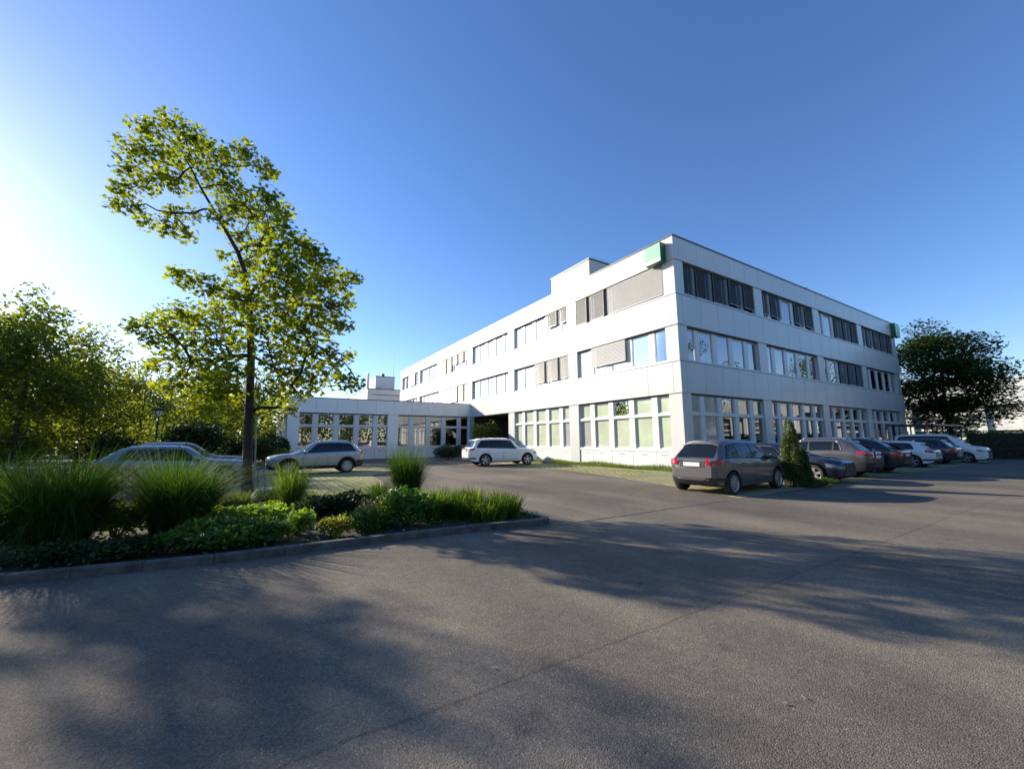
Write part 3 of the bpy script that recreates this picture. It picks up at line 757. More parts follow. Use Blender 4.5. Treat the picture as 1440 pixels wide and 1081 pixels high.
def pavers(name, rot, stone, green):
    m, nt, out = mat(name)
    tc = nt.nodes.new('ShaderNodeTexCoord'); mp = nt.nodes.new('ShaderNodeMapping'); mp.inputs['Rotation'].default_value = (0, 0, rot)
    L(nt, tc.outputs['Object'], mp.inputs['Vector'])
    b = nt.nodes.new('ShaderNodeTexBrick'); b.inputs['Scale'].default_value = 1; b.offset = .5
    b.inputs['Brick Width'].default_value = .40; b.inputs['Row Height'].default_value = .26; b.inputs['Mortar Size'].default_value = .05; b.inputs['Mortar Smooth'].default_value = .5
    L(nt, mp.outputs['Vector'], b.inputs['Vector'])
    f = noise(nt, 22, 5, .7); big = noise(nt, .7, 4)
    st = ramp(nt, f, [(.3, [x*.7 for x in stone]), (.7, [x*1.25 for x in stone])])
    gr = ramp(nt, noise(nt, 60, 4, .7), [(.3, [x*.55 for x in green]), (.7, [x*1.5 for x in green])])
    # how overgrown a stone is
    ov = N(nt, 'ShaderNodeMath', operation='ADD', use_clamp=True); L(nt, b.outputs['Fac'], ov.inputs[0])
    r2 = ramp(nt, big, [(.35, (0, 0, 0)), (.75, (.75, .75, .75))]); L(nt, r2, ov.inputs[1])
    x = N(nt, 'ShaderNodeMix', data_type='RGBA'); L(nt, ov.outputs[0], x.inputs[0]); L(nt, st, x.inputs[6]); L(nt, gr, x.inputs[7])
    p = N(nt, 'ShaderNodeBsdfPrincipled'); p.inputs['Roughness'].default_value = .9; p.inputs['Specular IOR Level'].default_value = .2
    L(nt, x.outputs[2], p.inputs['Base Color'])
    hh = N(nt, 'ShaderNodeMath', operation='MULTIPLY_ADD'); L(nt, b.outputs['Fac'], hh.inputs[0]); hh.inputs[1].default_value = -1; L(nt, f, hh.inputs[2])
    L(nt, bump(nt, hh.outputs[0], .03, 1), p.inputs['Normal']); L(nt, p.outputs[0], out.inputs['Surface']); return m
M['asphalt'] = asphalt()
M['pavers'] = pavers('grass grown pavers', 0, (.44, .41, .29), (.22, .215, .07))
M['pavers2'] = pavers('grass grown parking pavers', R(90), (.42, .40, .27), (.22, .22, .07))
M['soil'] = plain('mulched soil', (.045, .036, .026), rough=.95, vary=.6, scale=14, bumpd=.03, bscale=40)
M['meadow'] = plain('rough meadow ground', (.06, .085, .025), rough=.95, vary=.5, scale=.6)
def sheet(name, pts, z, m, kind='structure'):
    mb = MB(); mb.add([(x, y, z) for x, y in pts], [tuple(range(len(pts)))]); o = mb.build(name, [m]); o['kind'] = kind; return o
sheet('ground', [(-900, -900), (900, -900), (900, 900), (-900, 900)], -.02, 'meadow')
sheet('road', [(-60, -60), (75, -60), (75, 12.9), (54, 13.0), (18.7, 38.7), (1.8, 38.7), (-14, 36), (-60, 24)], 0, 'asphalt')
sheet('pavement', [(11.15, 6.35), (42, 6.35), (42, 13.2), (18.8, 13.2), (18.8, 30.5), (14.8, 30.5), (14.3, 26), (14.1, 21.5), (13.7, 15.5), (12.9, 12), (12.0, 8.7)], .004, 'pavers')
sheet('parking_pavement', [(.4, 10.4), (2.2, 11.3), (3.6, 13.4), (4.3, 17), (4.6, 20.2), (6.3, 22.3), (6.6, 27), (-16, 29), (-18, 10)], .004, 'pavers2')
kerbF = [(-14, 11.6), (-8, 8.75), (-4, 7.58), (-2.43, 7.22), (-1.83, 7.12), (-1.16, 7.0), (-.42, 6.89), (.4, 6.82), (1.36, 6.80), (2.5, 6.74), (3.78, 6.60), (4.75, 6.46)]
kerbB = [(4.86, 6.50), (4.93, 6.62), (4.92, 7.3), (4.6, 9.0), (4.1, 11.2), (3.0, 12.0), (1.2, 12.4), (.6, 14.6), (-14, 15.2)]
bedp = kerbF+kerbB
sheet('planting_bed', [(x, y) for x, y in bedp], .03, 'soil')
def kerbline(pts, name):
    mb = MB(); P = [Vector((x, y, 0)) for x, y in pts]
    # resample into metre long stones
    out = []; 
    for a, b in zip(P[:-1], P[1:]):
        n = max(1, round((b-a).length/.98))
        for i in range(n): out.append(a.lerp(b, i/n))
    out.append(P[-1]); rr = random.Random(3)
    for a, b in zip(out[:-1], out[1:]):
        d = (b-a).normalized(); nn = Vector((-d.y, d.x, 0)); a2, b2 = a+d*.004, b-d*.004; h = .108+rr.uniform(-.004, .004)
        mb.add([a2, b2, b2+nn*.12, a2+nn*.12, a2+Vector((0, 0, h-.015)), b2+Vector((0, 0, h-.015)), a2+nn*.015+Vector((0, 0, h)), b2+nn*.015+Vector((0, 0, h)), b2+nn*.12+Vector((0, 0, h)), a2+nn*.12+Vector((0, 0, h))],
               [(0, 1, 5, 4), (4, 5, 7, 6), (6, 7, 8, 9), (9, 8, 2, 3), (0, 4, 6, 9, 3), (1, 2, 8, 7, 5)])
    o = mb.build(name, ['concrete']); o['kind'] = 'structure'; return o
kerbline(kerbF+kerbB[:-1], 'kerb')
gut = MB()
xg = 4.98
while xg < 10.2: gut.box(xg, xg+.49, 6.27, 6.35, -.01, .006); xg += .5
struct(gut.build('gutter_strip', ['concrete']))
# small grit and fallen leaves on the road
rg = np.random.default_rng(4)
mb = MB()
for k in range(60):
    x, y = rg.uniform(-3, 9), rg.uniform(.8, 6.3)
    s = rg.uniform(.006, .014); a = rg.uniform(0, 6.28); z = .006
    P = [(x+s*math.cos(a+t)*(1.8 if t in (0, math.pi) else .6), y+s*math.sin(a+t)*(1.8 if t in (0, math.pi) else .6), z+rg.uniform(0, .008)) for t in (0, math.pi/2, math.pi, math.pi*1.5)]
    mb.add(P, [(0, 1, 2, 3)], k % 2)
lt = mb.build('leaf_litter', [plain('dry leaf', (.22, .17, .09), vary=.4), plain('pale grit', (.30, .29, .27))])
tag(lt, 'scattered dry leaf bits and pale grit on the asphalt', 'litter', kind='stuff')
bo = MB(); 
v0 = []; rr = random.Random(8)
prof = []
for i in range(7):
    for k in range(12):
        t = 2*math.pi*k/12; ph = math.pi*.5*i/6
        q = 1+.16*rr.uniform(-1, 1); v0.append((.52*math.cos(t)*math.cos(ph)*q, .36*math.sin(t)*math.cos(ph)*q, .42*math.sin(ph)*(1+.1*rr.uniform(-1, 1))))
bo.add(v0, [(i*12+k, i*12+(k+1) % 12, (i+1)*12+(k+1) % 12, (i+1)*12+k) for i in range(6) for k in range(12)], 0, False)
b_ = bo.build('boulder', ['stone']); b_.location = (17.2, 23.1, 0); tag(b_, 'grey boulder lying on the turf by the lit facade', 'boulder')
TR_CL = [[-3.45,14.64,10.66,0.47],[-2.88,14.86,11.17,0.54],[-2.34,14.78,10.94,0.46],[-3.73,14.78,9.96,0.47],[-3.01,14.3,9.86,0.55],[-2.61,15.71,10.78,0.58],[-3.77,14.89,9.39,0.4],[-1.65,13.04,9.58,0.45],[-1.56,15.44,10.94,0.46],[-1.0,14.12,10.55,0.47],[-0.42,12.92,9.46,0.36],[-0.2,13.23,9.65,0.21],[-4.1,15.79,9.17,0.38],[-4.14,15.44,8.52,0.28],[-3.59,14.83,8.31,0.36],[-3.54,15.72,9.46,0.38],[-3.16,15.35,9.66,0.42],[-2.63,14.73,9.37,0.45],[-2.03,15.2,9.98,0.57],[-1.36,14.07,9.31,0.5],[-3.5,16.0,8.43,0.31],[-2.64,14.13,7.64,0.32],[-2.28,14.66,7.72,0.29],[-2.16,14.38,8.3,0.29],[-2.56,14.35,8.16,0.28],[-0.96,13.98,8.82,0.55],[-0.3,12.42,8.29,0.46],[0.07,13.92,8.8,0.44],[-0.6,14.7,8.82,0.54],[0.17,11.91,7.34,0.27],[-1.19,13.71,8.37,0.41],[-0.16,12.48,7.52,0.35],[-1.31,12.64,7.57,0.3],[-1.08,15.5,8.32,0.42],[-0.39,13.01,7.16,0.44],[0.12,11.63,6.7,0.41],[0.69,13.23,7.54,0.43],[0.87,11.62,6.75,0.31],[-0.72,15.41,7.5,0.47],[-0.01,11.93,6.19,0.45],[0.46,11.15,6.0,0.47],[0.97,11.58,6.39,0.38],[1.4,11.81,6.62,0.2],[1.24,12.22,6.16,0.45],[1.81,12.91,6.46,0.44],[2.02,12.23,6.44,0.26],[0.79,12.06,5.81,0.51],[0.25,11.08,5.37,0.43],[-0.28,11.74,5.58,0.4],[-1.11,15.92,7.23,0.34],[-1.3,13.72,6.91,0.2],[0.53,13.44,5.55,0.56],[0.91,11.14,5.05,0.48],[1.37,11.03,5.13,0.37],[1.99,12.59,5.78,0.26],[-0.11,13.52,5.57,0.47],[-0.59,12.56,5.3,0.42],[-1.02,12.95,5.54,0.39],[-1.36,12.39,5.49,0.33],[-1.83,13.14,5.85,0.3],[-2.11,13.01,5.93,0.26],[1.41,13.16,5.05,0.49],[1.73,11.93,4.9,0.33],[0.73,11.38,4.42,0.45],[0.31,13.82,4.95,0.53],[-0.21,11.85,4.4,0.41],[-0.65,11.53,4.44,0.42],[-1.34,14.29,5.37,0.47],[-1.89,15.61,5.41,0.5],[-1.93,12.86,4.87,0.4],[-2.73,15.54,5.26,0.44],[-2.84,14.19,4.73,0.35],[-3.16,14.33,4.72,0.23],[-2.54,13.56,4.2,0.3],[-2.17,13.84,4.41,0.35],[-1.85,14.98,4.59,0.44],[-1.23,13.81,4.42,0.45],[0.64,13.96,4.35,0.5],[1.02,11.57,3.93,0.38],[0.07,12.26,3.86,0.39],[1.45,11.54,3.88,0.35],[2.1,12.81,4.18,0.22],[-0.81,15.54,4.61,0.47],[-1.21,13.22,3.71,0.47],[-1.75,13.95,3.78,0.45],[-2.21,13.94,3.83,0.36],[-2.78,15.37,3.88,0.26],[-0.63,11.47,3.3,0.38],[-1.22,12.27,3.02,0.44],[-1.94,13.99,3.18,0.44],[-0.8,12.51,2.89,0.42],[-1.83,15.33,2.81,0.45],[-1.25,14.77,2.57,0.44],[-2.41,14.69,3.13,0.29],[-0.61,14.17,2.56,0.35],[0.47,13.51,3.6,0.44],[1.02,13.36,3.62,0.44],[1.59,13.25,3.65,0.45],[1.78,11.18,3.18,0.31],[2.24,11.93,3.25,0.21],[0.2,11.5,2.84,0.37],[0.72,12.43,2.97,0.37],[1.22,13.2,3.19,0.31],[0.19,14.6,2.61,0.37],[0.63,13.65,2.56,0.27]]
TR_TRUNK = [[-0.21,13.2,0.06],[-0.26,13.24,1.05],[-0.32,13.28,2.41],[-0.38,13.31,4.01],[-0.47,13.37,4.94],[-0.55,13.42,5.68],[-0.69,13.51,6.43],[-0.92,13.64,7.08],[-1.27,13.86,7.75],[-1.64,14.09,8.43],[-2.01,14.32,9.12],[-2.34,14.53,9.81],[-2.73,14.77,10.52]]
TR_LEAD = [[-0.55,13.42,5.68],[-0.5,13.74,6.67],[-0.56,14.01,7.67],[-0.64,14.18,8.55]]
# ------------------------------------------------------------------ vegetation
def basis(rng, n, flat=0.0):
    """random orientation: normals, biased to vertical by flat"""
    nrm = rng.normal(size=(n, 3)); nrm /= np.linalg.norm(nrm, axis=1)[:, None]
    nrm[:, 2] = np.abs(nrm[:, 2]); nrm[:, 2] += flat; nrm /= np.linalg.norm(nrm, axis=1)[:, None]
    t = rng.normal(size=(n, 3)); t -= (t*nrm).sum(1)[:, None]*nrm; t /= np.linalg.norm(t, axis=1)[:, None]
    return t, np.cross(nrm, t), nrm
def tmpl(kind):
    if kind == 'maple':
        a = np.array([(-.0, -.5), (.18, -.32), (.5, -.28), (.30, -.02), (.46, .26), (.16, .2), (0, .55), (-.16, .2), (-.46, .26), (-.30, -.02), (-.5, -.28), (-.18, -.32)])
        z = -.25*np.abs(a[:, 0])+.05*a[:, 1]; return np.column_stack([a, z]), [list(range(12))]
    if kind == 'ovate':
        a = np.array([(0, -.5, 0), (.26, -.15, -.06), (.22, .2, -.06), (0, .5, -.12), (-.22, .2, -.06), (-.26, -.15, -.06), (0, 0, .03)])
        return a, [[0, 1, 2, 3, 6], [0, 6, 3, 4, 5]]
    if kind == 'needle':
        a = np.array([(0, -.5, 0), (.12, 0, -.02), (0, .5, 0), (-.12, 0, -.02)]); return a, [[0, 1, 2, 3]]
    a = np.array([(0, -.5, 0), (.32, 0, -.05), (0, .5, -.1), (-.32, 0, -.05)]); return a, [[0, 1, 2, 3]]
def leaf_arrays(rng, pos, size, kind, flat=.4, jitter=.35):
    tv, tf = tmpl(kind); n = len(pos)
    t, b, nn = basis(rng, n, flat); s = size*(1+jitter*rng.uniform(-1, 1, n))
    V = pos[:, None, :]+s[:, None, None]*(tv[None, :, 0:1]*b[:, None, :]+tv[None, :, 1:2]*t[:, None, :]+tv[None, :, 2:3]*nn[:, None, :])
    k = len(tv); off = (np.arange(n)*k)[:, None]
    F = [off+np.array(f)[None, :] for f in tf]
    return V.reshape(-1, 3), F
def ball(rng, n, shell=.45):
    d = rng.normal(size=(n, 3)); d /= np.linalg.norm(d, axis=1)[:, None]
    return d*(rng.uniform(0, 1, n)**shell)[:, None]
def cloud(rng, cen, rad, dens, size, kind, flat=.4, shell=.45):
    """cen (K,3) rad (K,3): leaves in each ellipsoid, count = dens * r^2"""
    P = []
    for c, r in zip(cen, rad):
        n = max(6, int(dens*(r[0]*r[1]*r[2])**(2/3)))
        P.append(np.asarray(c)+ball(rng, n, shell)*np.asarray(r))
    return leaf_arrays(rng, np.concatenate(P), size, kind, flat)
def join(parts):
    V = []; F = []; o = 0
    for v, f in parts:
        V.append(v); F += [x+o for x in f]; o += len(v)
    return np.concatenate(V), F
def branches(mb, rng, trunk, targets, tip=.012, power=.5, rmax=.2, n=6, wig=.12, trunk_r=None):
    """greedy branching: every target hangs on the nearest wood so far"""
    nodes = [np.array(p, float) for p in trunk]; par = [-1]+list(range(len(trunk)-1)); isT = [True]*len(trunk)
    t0 = np.array(trunk[0])
    order = sorted(range(len(targets)), key=lambda i: min(np.linalg.norm(np.array(targets[i])-q) for q in nodes))
    ends = []
    lowz = trunk[0][2]+(trunk[-1][2]-trunk[0][2])*.22
    for i in order:
        c = np.array(targets[i], float)
        best, bi = 1e9, 0
        for j, q in enumerate(nodes):
            if q[2] < lowz: continue
            v = c-q; d = np.linalg.norm(v)
            pen = 1+.5*max(0, -v[2]/(d+1e-6))+(.0 if isT[j] else .0)
            if d*pen < best: best, bi = d*pen, j
        q = nodes[bi]; L_ = np.linalg.norm(c-q); m = max(2, int(L_/.45)+1); prev = bi
        for k in range(1, m+1):
            t = k/m; pnt = q+(c-q)*t+rng.normal(size=3)*wig*L_*.35*math.sin(math.pi*t)+np.array((0, 0, .10*L_*math.sin(math.pi*t)))
            nodes.append(pnt); par.append(prev); isT.append(False); prev = len(nodes)-1
        ends.append(prev)
    cnt = np.zeros(len(nodes))
    for e in ends:
        j = e
        while j != -1: cnt[j] += 1; j = par[j]
    rad = tip*np.maximum(cnt, 1)**power
    for i in range(len(trunk)):
        if trunk_r is not None: rad[i] = max(rad[i] if not isT[i] else 0, trunk_r[i])
    kids = {}
    for j in range(1, len(nodes)): kids.setdefault(par[j], []).append(j)
    # polylines
    done = set()
    def run(j, start):
        chain = [start, j] if start != -1 else [j]
        while True:
            ks = kids.get(j, [])
            if not ks: break
            ks = sorted(ks, key=lambda k: -rad[k]); j = ks[0]; chain.append(j)
            for o_ in ks[1:]: stack.append((o_, chain[-2]))
        return chain
    stack = [(0, -1)]
    while stack:
        j, st = stack.pop(); ch = run(j, st)
        if len(ch) < 2: continue
        rr = [rad[k] for k in ch]
        if st != -1: rr[0] = min(rr[0], rr[1]*1.15)
        mb.tube([tuple(nodes[k]) for k in ch], rr, 9 if st == -1 else n)
    return [nodes[e] for e in ends]
def twigs(mb, rng, cen, rad, k=5, r=.006):
    for c, q in zip(cen, rad):
        c = np.asarray(c); q = np.asarray(q)
        for i in range(k):
            e = c+ball(rng, 1, .2)[0]*q*.95; m = (c+e)/2+rng.normal(size=3)*.08*q
            mb.tube([tuple(c), tuple(m), tuple(e)], [r*1.5, r, r*.5], 4, cap=False)

# ---- the plane tree in the bed
def big_tree():
    rng = np.random.default_rng(21)
    base = np.array(TR_TRUNK[0]); base[2] = 0
    root = empty('plane_tree', tuple(base), 0, 'tall young plane tree with backlit leaves and bare trunk standing in the planting bed', 'tree')
    cl = np.array(TR_CL); cen = cl[:, :3]-base; r = cl[:, 3]
    tk = np.array(TR_TRUNK)-base; tk[0][2] = -.05
    tr = [.145, .125, .11, .095, .085, .075, .07, .06, .05, .042, .034, .026, .018]
    mb = MB()
    # flared foot
    mb.tube([(0, 0, -.05), (0, 0, .12), (.01, 0, .5)], [.23, .175, .145], 12)
    cen2 = cen.tolist()
    ld = (np.array(TR_LEAD)-base).tolist()
    branches(mb, rng, tk.tolist(), ld[1:]+cen2, tip=.011, power=.55, wig=.14, trunk_r=tr)
    rad3 = np.column_stack([r, r, r*.98])
    twigs(mb, rng, cen, rad3, 6, .006)
    mb.build('trunk', ['bark'], root)
    V, F = cloud(rng, cen, rad3*np.where(cen[:, 2] > 8.2, 1.02, 1.16)[:, None], 800, .122, 'maple', flat=.5, shell=.5)
    npmesh('crown', V, F, ['leaf_plane'], root)
    st = MB(); st.tube([(.15, -.13, 0), (.13, -.11, .9), (.10, -.10, 1.7), (.07, -.09, 2.4)], [.024, .022, .02, .018], 7); st.build('stake', ['stake'], root)
big_tree()

def tree(name, loc, h, cr, label, leaf='leaf_back', seed=0, size=.2, dens=60, bare=.25, trunk_r=.16, cat='tree', group=None, kind='quad', squash=1.0, ncl=46, layered=False, lean=(0, 0), irregular=.35):
    rng = np.random.default_rng(seed)
    root = empty(name, loc, 0, label, cat, group)
    z0 = h*bare; cz = (z0+h)/2; rz = (h-z0)/2
    cen = []
    while len(cen) < ncl:
        u = ball(rng, 1, .40)[0]
        z = cz+u[2]*rz; tt = (z-z0)/(h-z0)
        prof = (1.0-.25*tt) if not layered else (1.12-.72*tt)
        wob = 1+irregular*math.sin(3*math.atan2(u[1], u[0])+seed+4*tt)*.6
        cen.append((u[0]*cr*prof*wob+lean[0]*tt, u[1]*cr*prof*wob+lean[1]*tt, z))
    cen = np.array(cen); rr = cr*rng.uniform(.20, .36, ncl)
    rad = np.column_stack([rr, rr, rr*(.42 if layered else .75)*squash])
    mb = MB(); n = 7
    tk = [(lean[0]*k/n*.5+rng.normal()*.05*k*.3, lean[1]*k/n*.5+rng.normal()*.05*k*.3, -.1+(h*.86)*k/n) for k in range(n+1)]
    trr = [trunk_r*(1-.82*k/n) for k in range(n+1)]; trr[0] *= 1.25
    branches(mb, rng, tk, cen.tolist(), tip=trunk_r*.07, power=.5, trunk_r=trr, n=5)
    mb.build('trunk', ['bark'], root)
    V, F = cloud(rng, cen, rad*1.1, dens, size, kind, flat=.9 if layered else .3, shell=.42)
    # loose sprays at the outline
    npmesh('crown', V, F, [leaf], root)
    return root
tree('park_tree', (-11.2, 32.6, 0), 10.0, 3.3, 'tall loose tree at the left edge beyond the parked cars', seed=1, ncl=110, dens=130, size=.22, trunk_r=.17, bare=.13, group='park trees beyond the car park')
tree('park_tree', (-9.9, 36.9, 0), 9.0, 3.3, 'broad tree next right of the tall one beyond the parked cars', seed=2, ncl=95, dens=130, size=.21, bare=.1, group='park trees beyond the car park')
tree('park_tree', (-7.4, 38.5, 0), 7.4, 3.0, 'smaller sunlit tree with a thin trunk behind the lamp post', seed=3, ncl=80, dens=110, size=.2, trunk_r=.1, bare=.12, group='park trees beyond the car park')
tree('park_tree', (-3.8, 44.0, 0), 8.6, 3.6, 'pale green tree seen behind the plane tree trunk', seed=4, ncl=80, dens=100, size=.22, bare=.1, group='park trees beyond the car park')
tree('park_tree', (-.8, 47.0, 0), 9.2, 3.4, 'tree filling the gap between plane tree and low wing', seed=5, ncl=80, dens=100, size=.22, bare=.1, group='park trees beyond the car park')
tree('park_tree', (-15.5, 38.0, 0), 10.5, 3.8, 'tree cut by the left picture edge beyond the hedge', seed=6, ncl=80, dens=95, size=.23, bare=.1, group='park trees beyond the car park')
tree('park_tree', (-11.7, 24.0, 0), 9.8, 1.25, 'slim tree beside the lot whose shade reaches the road', seed=7, ncl=60, dens=170, size=.2, bare=.74, group='park trees beyond the car park')
tree('park_tree', (-24, 60, 0), 12, 6, 'far tree at the left behind the row of park trees', seed=8, ncl=60, dens=50, size=.36, bare=.08, group='park trees beyond the car park')
tree('park_tree', (-14, 60, 0), 10.5, 5.5, 'far tree behind the broad park tree', seed=9, ncl=60, dens=50, size=.36, bare=.08, group='park trees beyond the car park')
tree('park_tree', (-5, 64, 0), 10, 5.5, 'far tree behind the lamp post and the smaller tree', seed=10, ncl=60, dens=50, size=.36, bare=.08, group='park trees beyond the car park')
tree('hornbeam_tree', (58.5, 11.4, 0), 13.6, 6.0, 'dark spreading tree standing beyond the car row beside the white van', leaf='leaf_dark', seed=14, ncl=130, dens=110, size=.30, trunk_r=.24, bare=.14, layered=True, cat='tree', irregular=.5)
# trees across the road, seen mirrored in the shaded facade
for i, (x, y, h, c, lb) in enumerate([(27, -13, 8.5, 3.8, 'rounded street tree across the road facing the building corner'), (38, -17, 10.5, 4.4, 'larger street tree across the road facing the second bay'), (50, -15, 8.5, 3.8, 'lower street tree across the road facing the third bay'),
                                      (58, -12, 14.5, 5.0, 'tall street tree across the road facing the far facade end'), (17, -20, 9, 3.8, 'street tree across the road nearest the camera side'), (8, -16, 10, 4.0, 'street tree straight behind the camera'),
                                      (-2, -22, 11, 4.6, 'street tree behind the camera towards the lot'), (-14, -18, 10, 4.4, 'street tree far behind the planting bed side'), (98, -12, 14.5, 5.4, 'street tree at the far road end')]):
    tree('street_tree', (x, y, 0), h*1.35, c*1.2, lb, seed=30+i, ncl=46, dens=60, size=.32, trunk_r=.2, bare=.12, group='street trees across the road')  # row lengthened and heights raised to cut low sky light on the facade
def woods(regions, label, seed):
    rng = np.random.default_rng(seed); P = []
    for (x0, y0, x1, y1, h, n) in regions:
        t = rng.uniform(0, 1, n); P_ = np.column_stack([x0+(x1-x0)*t, y0+(y1-y0)*t+rng.normal(0, 2.2, n), rng.uniform(0, 1, n)**.8])
        top = h*(.72+.16*np.sin(P_[:, 0]*.31+P_[:, 1]*.2)+.12*np.sin(P_[:, 0]*.83+1)+.1*np.sin(P_[:, 0]*2.1)); P_[:, 2] *= top; P.append(P_)
    V, F = leaf_arrays(rng, np.concatenate(P), .85, 'quad', .2); o = npmesh('woods', V, F, ['leaf_back']); tag(o, label, 'woods', kind='stuff')
woods([(-75, 60, -5, 84, 9, 16000), (-5, 84, 12, 84, 8, 3500), (-75, 58, -5, 80, 4, 9000)], 'distant woods closing the horizon behind the park trees', 200)
woods([(-60, -38, 110, -42, 17, 20000), (112, -40, 116, 0, 9, 3000)], 'unseen woods added across the road to screen the low sky', 201)  # unseen tree belt, added to block the bright horizon and low sky

# ---- shrubs
def shrub(name, loc, w, d, h, leaf, size, n, label, seed, kind='ovate', cat='shrub', lumps=9, flat=.3, group=None, stems=True, zb=.12):
    rng = np.random.default_rng(seed)
    root = empty(name, loc, 0, label, cat, group)
    cen = []; rad = []
    for k in range(lumps):
        a = rng.uniform(0, 6.28); q = rng.uniform(0, 1)**.5*.62
        hz = h*rng.uniform(.35, .70)*(1.05-.45*q)
        cen.append((w/2*q*math.cos(a), d/2*q*math.sin(a), hz)); s = rng.uniform(.34, .5)
        rad.append((w/2*s, d/2*s, h*.30*rng.uniform(.8, 1.15)))
    cen = np.array(cen); rad = np.array(rad)
    per = n//lumps; P = np.concatenate([c+ball(rng, per, .3)*r for c, r in zip(cen, rad)])
    low = ball(rng, n//3, .4)*np.array((w/2*.9, d/2*.9, h*.36))+np.array((0, 0, h*.38)); P = np.concatenate([P, low]); P = P[P[:, 2] > zb*h]
    V, F = leaf_arrays(rng, P, size, kind, flat)
    npmesh('foliage', V, F, [leaf], root)
    mb = MB()
    for k in range(max(4, lumps)):
        c = cen[k % lumps]; mb.tube([(c[0]*.2, c[1]*.2, -.03), (c[0]*.6, c[1]*.6, c[2]*.6), tuple(c)], [.014, .010, .005], 5, cap=False)
    mb.build('stem', ['bark'], root)
    return root
BZ = .03
shrub('hydrangea_shrub', (2.45, 7.75, BZ), 1.15, 1.0, .82, 'leaf_shrub', .085, 1500, 'rounded broad leaved shrub beside the kerb in the middle of the bed', 41)
shrub('golden_shrub', (1.15, 7.45, BZ), .62, .5, .42, 'leaf_yellow', .05, 900, 'golden yellow low shrub close to the kerb', 42)
shrub('box_shrub', (1.62, 7.55, BZ), .85, .6, .5, 'leaf_shrub', .05, 1300, 'low olive green shrub between the golden one and the herb clump', 43)
shrub('lime_perennial', (.62, 8.0, BZ), .62, .6, .50, 'leaf_lime', .06, 900, 'small lime green perennial left of the golden shrub', 44)
shrub('spreading_shrub', (1.55, 9.3, BZ), 1.9, 1.1, .62, 'leaf_dark', .085, 1900, 'dark spreading shrub behind the golden shrub', 45)
shrub('herb_clump', (1.95, 8.35, BZ), .8, .7, .62, 'leaf_grey', .06, 900, 'grey green herb clump with pale seed heads mid bed', 46, kind='needle')
shrub('geranium_patch', (-.35, 7.75, BZ), 1.9, 1.3, .50, 'leaf_shrub', .085, 2600, 'wide shaded cushion of broad leaves along the kerb', 47, lumps=14)
shrub('geranium_patch', (-.35, 9.3, BZ), 2.4, 1.6, .50, 'leaf_lime', .085, 3000, 'sunlit lime cushion of broad leaves in front of the plane tree', 48, lumps=14)
shrub('geranium_patch', (.75, 10.8, BZ), 1.6, 1.3, .38, 'leaf_lime', .08, 1400, 'small sunlit leafy cushion right behind the plane tree foot', 49)
shrub('geranium_patch', (-2.0, 9.6, BZ), 1.2, 1.2, .75, 'leaf_lime', .085, 1400, 'sunlit leafy clump between the two big reed grasses', 50)
shrub('creeping_shrub', (-1.75, 7.75, BZ), 1.8, .8, .40, 'leaf_dark', .06, 1800, 'low dark creeping plant along the kerb under the second reed grass', 51, lumps=12)
shrub('creeping_shrub', (-3.1, 8.15, BZ), 1.5, .9, .36, 'leaf_grey', .06, 1300, 'low grey creeping plant at the kerb by the left edge', 52, lumps=10)
shrub('creeping_shrub', (3.2, 9.0, BZ), 1.3, 1.2, .5, 'leaf_dark', .08, 1100, 'dark low plant behind the rounded shrub', 53)
# shrubs further back
shrub('ornamental_bush', (17.9, 33.6, 0), 3.4, 2.6, 3.9, 'leaf_back', .2, 2200, 'tall loose bush at the mouth of the dark undercroft', 60, lumps=14, cat='bush')
shrub('round_bush', (13.6, 32.0, 0), 3.0, 2.2, 1.6, 'leaf_dark', .11, 3600, 'clipped dark bush in front of the low wing by the white car', 61, lumps=10, cat='bush')
shrub('dark_bush', (-3.6, 34.5, 0), 4.6, 3.4, 3.6, 'leaf_dark', .2, 3600, 'large dark round bush right of the lamp post', 62, lumps=16, cat='bush')
shrub('dark_bush', (-.6, 34.0, 0), 3.6, 3.0, 2.7, 'leaf_dark', .2, 2600, 'dark bush just left of the plane tree trunk', 63, lumps=12, cat='bush')
shrub('dark_bush', (1.0, 37.5, 0), 2.4, 2.6, 2.9, 'leaf_dark', .18, 2000, 'dark bush against the sunlit end of the low wing', 64, lumps=10, cat='bush')
shrub('dark_bush', (1.3, 33.2, 0), 2.2, 2.0, 1.3, 'leaf_back', .14, 1600, 'low bush in front of the silver car bonnet', 65, lumps=10, cat='bush')
shrub('dark_bush', (-8.0, 35.0, 0), 4.2, 3.0, 2.5, 'leaf_dark', .18, 2600, 'dark bush behind the roof of the nearer estate car', 66, lumps=12, cat='bush')
shrub('dark_bush', (-11.6, 34.0, 0), 4.4, 3.0, 2.6, 'leaf_back', .18, 2600, 'sunlit loose bush under the broad park tree', 67, lumps=12, cat='bush')
